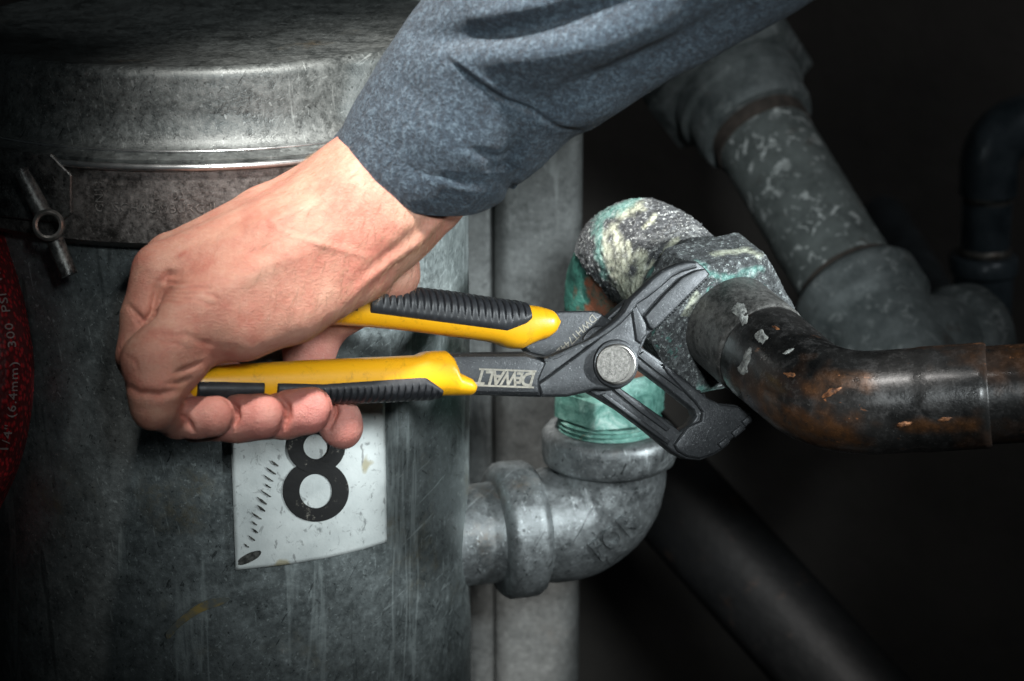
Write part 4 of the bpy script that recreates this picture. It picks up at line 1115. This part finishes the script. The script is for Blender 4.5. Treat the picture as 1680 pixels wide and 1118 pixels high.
hpx = 840+HV[:, 0]/(-HV[:, 2])*FPX; hpy = 559-HV[:, 1]/(-HV[:, 2])*FPX; facing = HN[:, 2] > 0.0
hdp = -HV[:, 2]/1000.0
def seg_dist(x, y, pts):
    best = np.full(len(x), 1e9); tt = np.zeros(len(x)); L = 0; tot = sum(math.dist(a, b) for a, b in zip(pts[:-1], pts[1:]))
    for a, b in zip(pts[:-1], pts[1:]):
        dx, dy = b[0]-a[0], b[1]-a[1]; l = math.hypot(dx, dy); t = np.clip(((x-a[0])*dx+(y-a[1])*dy)/(l*l), 0, 1)
        d = np.hypot(x-a[0]-dx*t, y-a[1]-dy*t); m = d < best; best = np.where(m, d, best); tt = np.where(m, (L+t*l)/tot, tt); L += l
    return best, tt
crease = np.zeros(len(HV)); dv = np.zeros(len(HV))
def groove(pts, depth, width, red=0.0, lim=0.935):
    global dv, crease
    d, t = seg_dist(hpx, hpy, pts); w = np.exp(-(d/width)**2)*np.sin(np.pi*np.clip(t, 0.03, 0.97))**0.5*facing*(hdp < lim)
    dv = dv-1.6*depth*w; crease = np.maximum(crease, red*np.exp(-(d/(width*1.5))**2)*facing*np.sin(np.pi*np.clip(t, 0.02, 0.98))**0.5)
def ridge(pts, h, width): groove(pts, -h, width)
# wrinkled skin over the little-finger knuckle
for pts, dp, w in [
    ([(262, 468), (275, 450), (292, 449)], 1.1, 6), ([(264, 466), (285, 464), (312, 463)], 0.55, 3.2), ([(262, 474), (290, 474), (322, 471), (345, 473)], 0.55, 3.0),
    ([(264, 480), (292, 481), (325, 482)], 0.6, 3.0), ([(268, 487), (300, 489), (320, 491)], 0.5, 2.8), ([(266, 494), (290, 496), (308, 494)], 0.4, 2.6),
    ([(318, 490), (340, 500), (358, 502)], 0.3, 2.6), ([(330, 478), (352, 486), (362, 495)], 0.25, 2.6)]:
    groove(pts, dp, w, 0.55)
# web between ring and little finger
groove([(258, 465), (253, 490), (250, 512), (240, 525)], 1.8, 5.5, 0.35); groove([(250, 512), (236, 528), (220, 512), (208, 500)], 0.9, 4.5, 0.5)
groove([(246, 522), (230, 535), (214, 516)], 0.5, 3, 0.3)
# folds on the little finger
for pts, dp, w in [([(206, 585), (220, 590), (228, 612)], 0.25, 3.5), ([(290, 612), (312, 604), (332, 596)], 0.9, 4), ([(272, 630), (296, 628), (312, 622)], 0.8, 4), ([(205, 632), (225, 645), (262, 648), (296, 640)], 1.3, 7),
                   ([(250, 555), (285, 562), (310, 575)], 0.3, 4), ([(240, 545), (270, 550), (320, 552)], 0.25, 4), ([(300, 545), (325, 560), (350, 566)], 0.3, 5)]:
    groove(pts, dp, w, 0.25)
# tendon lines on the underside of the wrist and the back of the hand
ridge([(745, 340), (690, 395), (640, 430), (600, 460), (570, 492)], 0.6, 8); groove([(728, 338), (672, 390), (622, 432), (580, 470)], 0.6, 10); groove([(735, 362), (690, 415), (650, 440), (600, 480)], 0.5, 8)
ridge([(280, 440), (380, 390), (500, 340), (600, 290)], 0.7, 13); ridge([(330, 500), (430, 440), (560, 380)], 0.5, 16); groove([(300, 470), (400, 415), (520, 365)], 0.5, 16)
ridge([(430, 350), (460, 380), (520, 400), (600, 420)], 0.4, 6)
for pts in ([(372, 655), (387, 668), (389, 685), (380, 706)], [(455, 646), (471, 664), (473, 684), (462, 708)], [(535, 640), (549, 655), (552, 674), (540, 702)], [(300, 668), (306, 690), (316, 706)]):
    groove(pts, 1.9, 4.4, 0.9, 0.95)  # carves fingertip gaps; dark red in the skin colour deepens their shade
# small scar
d, _ = seg_dist(hpx, hpy, [(297, 420), (304, 416)]); crease = np.maximum(crease, 1.0*np.exp(-(d/4.5)**2)*facing); dv += 0.3*np.exp(-(d/5)**2)*facing
# gentle unevenness
dv += np.array([0.35*mnoise.noise(Vector(p*0.06))+0.12*mnoise.noise(Vector(p*0.22)) for p in HV])
HV = HV+HN*dv[:, None]
tip = np.zeros(len(HV))
for x, y, d, r in [(345, 684, 0.889, 55), (430, 683, 0.895, 60), (510, 674, 0.90, 60), (560, 702, 0.928, 60), (515, 565, 0.944, 60)]:
    c = cc(x, y, d); tip = np.maximum(tip, np.clip(1.25-np.linalg.norm(HV-c, axis=1)/(r*0.28), 0, 1))
HW = CAM + (HV[:, :1]*AX + HV[:, 1:2]*AU - HV[:, 2:3]*AF)/1000.0
hand = fast_mesh('person', HW, HQ, M['skin'])
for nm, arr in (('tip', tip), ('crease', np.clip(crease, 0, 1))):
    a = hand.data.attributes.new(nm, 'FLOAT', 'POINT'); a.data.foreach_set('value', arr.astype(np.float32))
hand['label'] = 'bare hand and wrist in a blue fleece sleeve, squeezing the pliers handles'; hand['category'] = 'person'

# fingernails seen under the middle and ring fingertips are hidden; sleeve next
sp = [(694, 268, 0.907), (706, 254, 0.904), (740, 210, 0.900), (804, 128, 0.893), (866, 66, 0.886), (938, 8, 0.876), (1060, -75, 0.862), (1198, -165, 0.846), (1340, -250, 0.83)]
sr = [32.0, 32.5, 35, 37.5, 40, 42, 44, 45, 45]
spath = catmull(np.array([at(*p) for p in sp]), 30); sa = arclen(spath)
srad = np.interp(sa, sa[::30][:len(sp)], np.array(sr)/1000.0)
Ts, Us, Ws = frames(spath); segs = 200; nS = len(spath)
ph = np.arange(segs)/segs*2*math.pi
D = Us[:, None]*np.cos(ph)[None, :, None]+Ws[:, None]*np.sin(ph)[None, :, None]
# the cuff is cut on a slant
SP = spath[:, None]+D*srad[:, None, None]
ed = unit(0.71*AX-0.71*AU); SP = SP + Ts[0]*(((SP-spath[:, None]) @ ed)[..., None])*(0.50*np.clip(1-sa/0.06, 0, 1)**1.0)[:, None, None]
flat = SP.reshape(-1, 3); Dn = D.reshape(-1, 3)
R_ = flat-CAM; dd = R_ @ AF; fx = 840+(R_ @ AX)/dd*FPX; fy_ = 559-(R_ @ AU)/dd*FPX; fc = (Dn @ -AF) > -0.15
off = np.zeros(len(flat))
def fold(pts, depth, width):
    global off
    d, t = seg_dist(fx, fy_, pts); off -= depth/1000*np.exp(-(d/width)**2)*np.sin(np.pi*np.clip(t, 0.02, 0.98))**0.6*fc
fold([(690, 62), (740, 60), (820, 52), (900, 36), (980, 14), (1080, -20)], 6, 21); fold([(760, 40), (860, 22), (960, -4)], -4, 24)
fold([(720, 100), (800, 95), (900, 85), (1010, 60), (1130, 20)], -4.5, 30)
fold([(826, 167), (900, 165), (1000, 135), (1120, 75), (1250, 0)], 5, 26); fold([(880, 205), (960, 190), (1040, 150)], -2, 16)
fold([(728, 93), (778, 133), (826, 167), (873, 186), (916, 207), (950, 212)], 1.6, 4.5); fold([(735, 85), (785, 124), (833, 158), (880, 177)], -0.8, 6)
fold([(860, 225), (845, 262), (835, 300), (842, 330)], 4, 13); fold([(800, 270), (825, 285), (850, 280)], 2.5, 10); fold([(770, 245), (815, 262), (850, 258)], 1.8, 9)
fold([(640, 120), (690, 160), (720, 200)], 1.2, 20); fold([(700, 290), (760, 310), (820, 318)], -1.0, 12); fold([(620, 220), (690, 270), (780, 300)], 0.8, 16)
off += np.array([0.0016*mnoise.noise(Vector(p*28))+0.0007*mnoise.noise(Vector(p*75)) for p in flat])
flat = flat+Dn*off[:, None]
V = list(flat); F = []
for i in range(nS-1):
    for j in range(segs):
        kx = (j+1) % segs; F.append((i*segs+j, i*segs+kx, (i+1)*segs+kx, (i+1)*segs+j))
# turned hem inside the cuff
base = len(V)
for q, (ins, back) in enumerate([(0.0, -0.0003), (0.0006, -0.0004), (0.0012, 0.0), (0.0016, 0.004), (0.0018, 0.02)]):
    for j in range(segs): V.append(flat[j]-Dn[j]*ins+Ts[0]*back)
for q in range(5):
    for j in range(segs):
        kx = (j+1) % segs; a0 = (base+(q-1)*segs) if q else 0
        F.append((a0+j, base+q*segs+j, base+q*segs+kx, a0+kx))
slv = mesh_obj('sleeve', V, F, M['cloth'], hand)
bm = bmesh.new(); bm.from_mesh(slv.data); bmesh.ops.recalc_face_normals(bm, faces=bm.faces); bm.to_mesh(slv.data); bm.free()

# fine hairs on the wrist and the back of the hand
k = Mat('arm hair'); M['hair'] = k.set((0.30, 0.19, 0.11), 0.5)
rng = np.random.default_rng(3)
cand = np.nonzero((HN[:, 2] > 0.15) & (hpx > 380) & (hpx < 730) & (hpy > 235) & (hpy < 520) & ((hpx-380)/350 > rng.random(len(HV))*1.1))[0]
cand = rng.choice(cand, 900, replace=False)
V = []; F = []
HNw = HN[:, :1]*AX + HN[:, 1:2]*AU - HN[:, 2:3]*AF
for ci in cand:
    p = HW[ci]; n = HNw[ci]; d0 = unit(-0.55*AX-0.75*AU+0.35*rng.normal(size=3)*np.array([1, 0.3, 1]))
    t = unit(d0-n*(d0 @ n)); L = rng.uniform(0.004, 0.009); sd = np.cross(n, t); w = 0.000045
    pts = [p, p+t*L*0.35+n*0.0007, p+t*L*0.7+n*0.0010, p+t*L+n*0.0006]; b = len(V)
    for i, q in enumerate(pts):
        ww = w*(1-i/3.4); V += [q-sd*ww, q+sd*ww, q+n*ww*1.5]
    for i in range(3):
        for a, c_ in ((0, 1), (1, 2), (2, 0)): F.append((b+3*i+a, b+3*i+c_, b+3*i+3+c_, b+3*i+3+a))
hr = mesh_obj('arm_hair', V, F, M['hair'], hand); hr['kind'] = 'stuff'
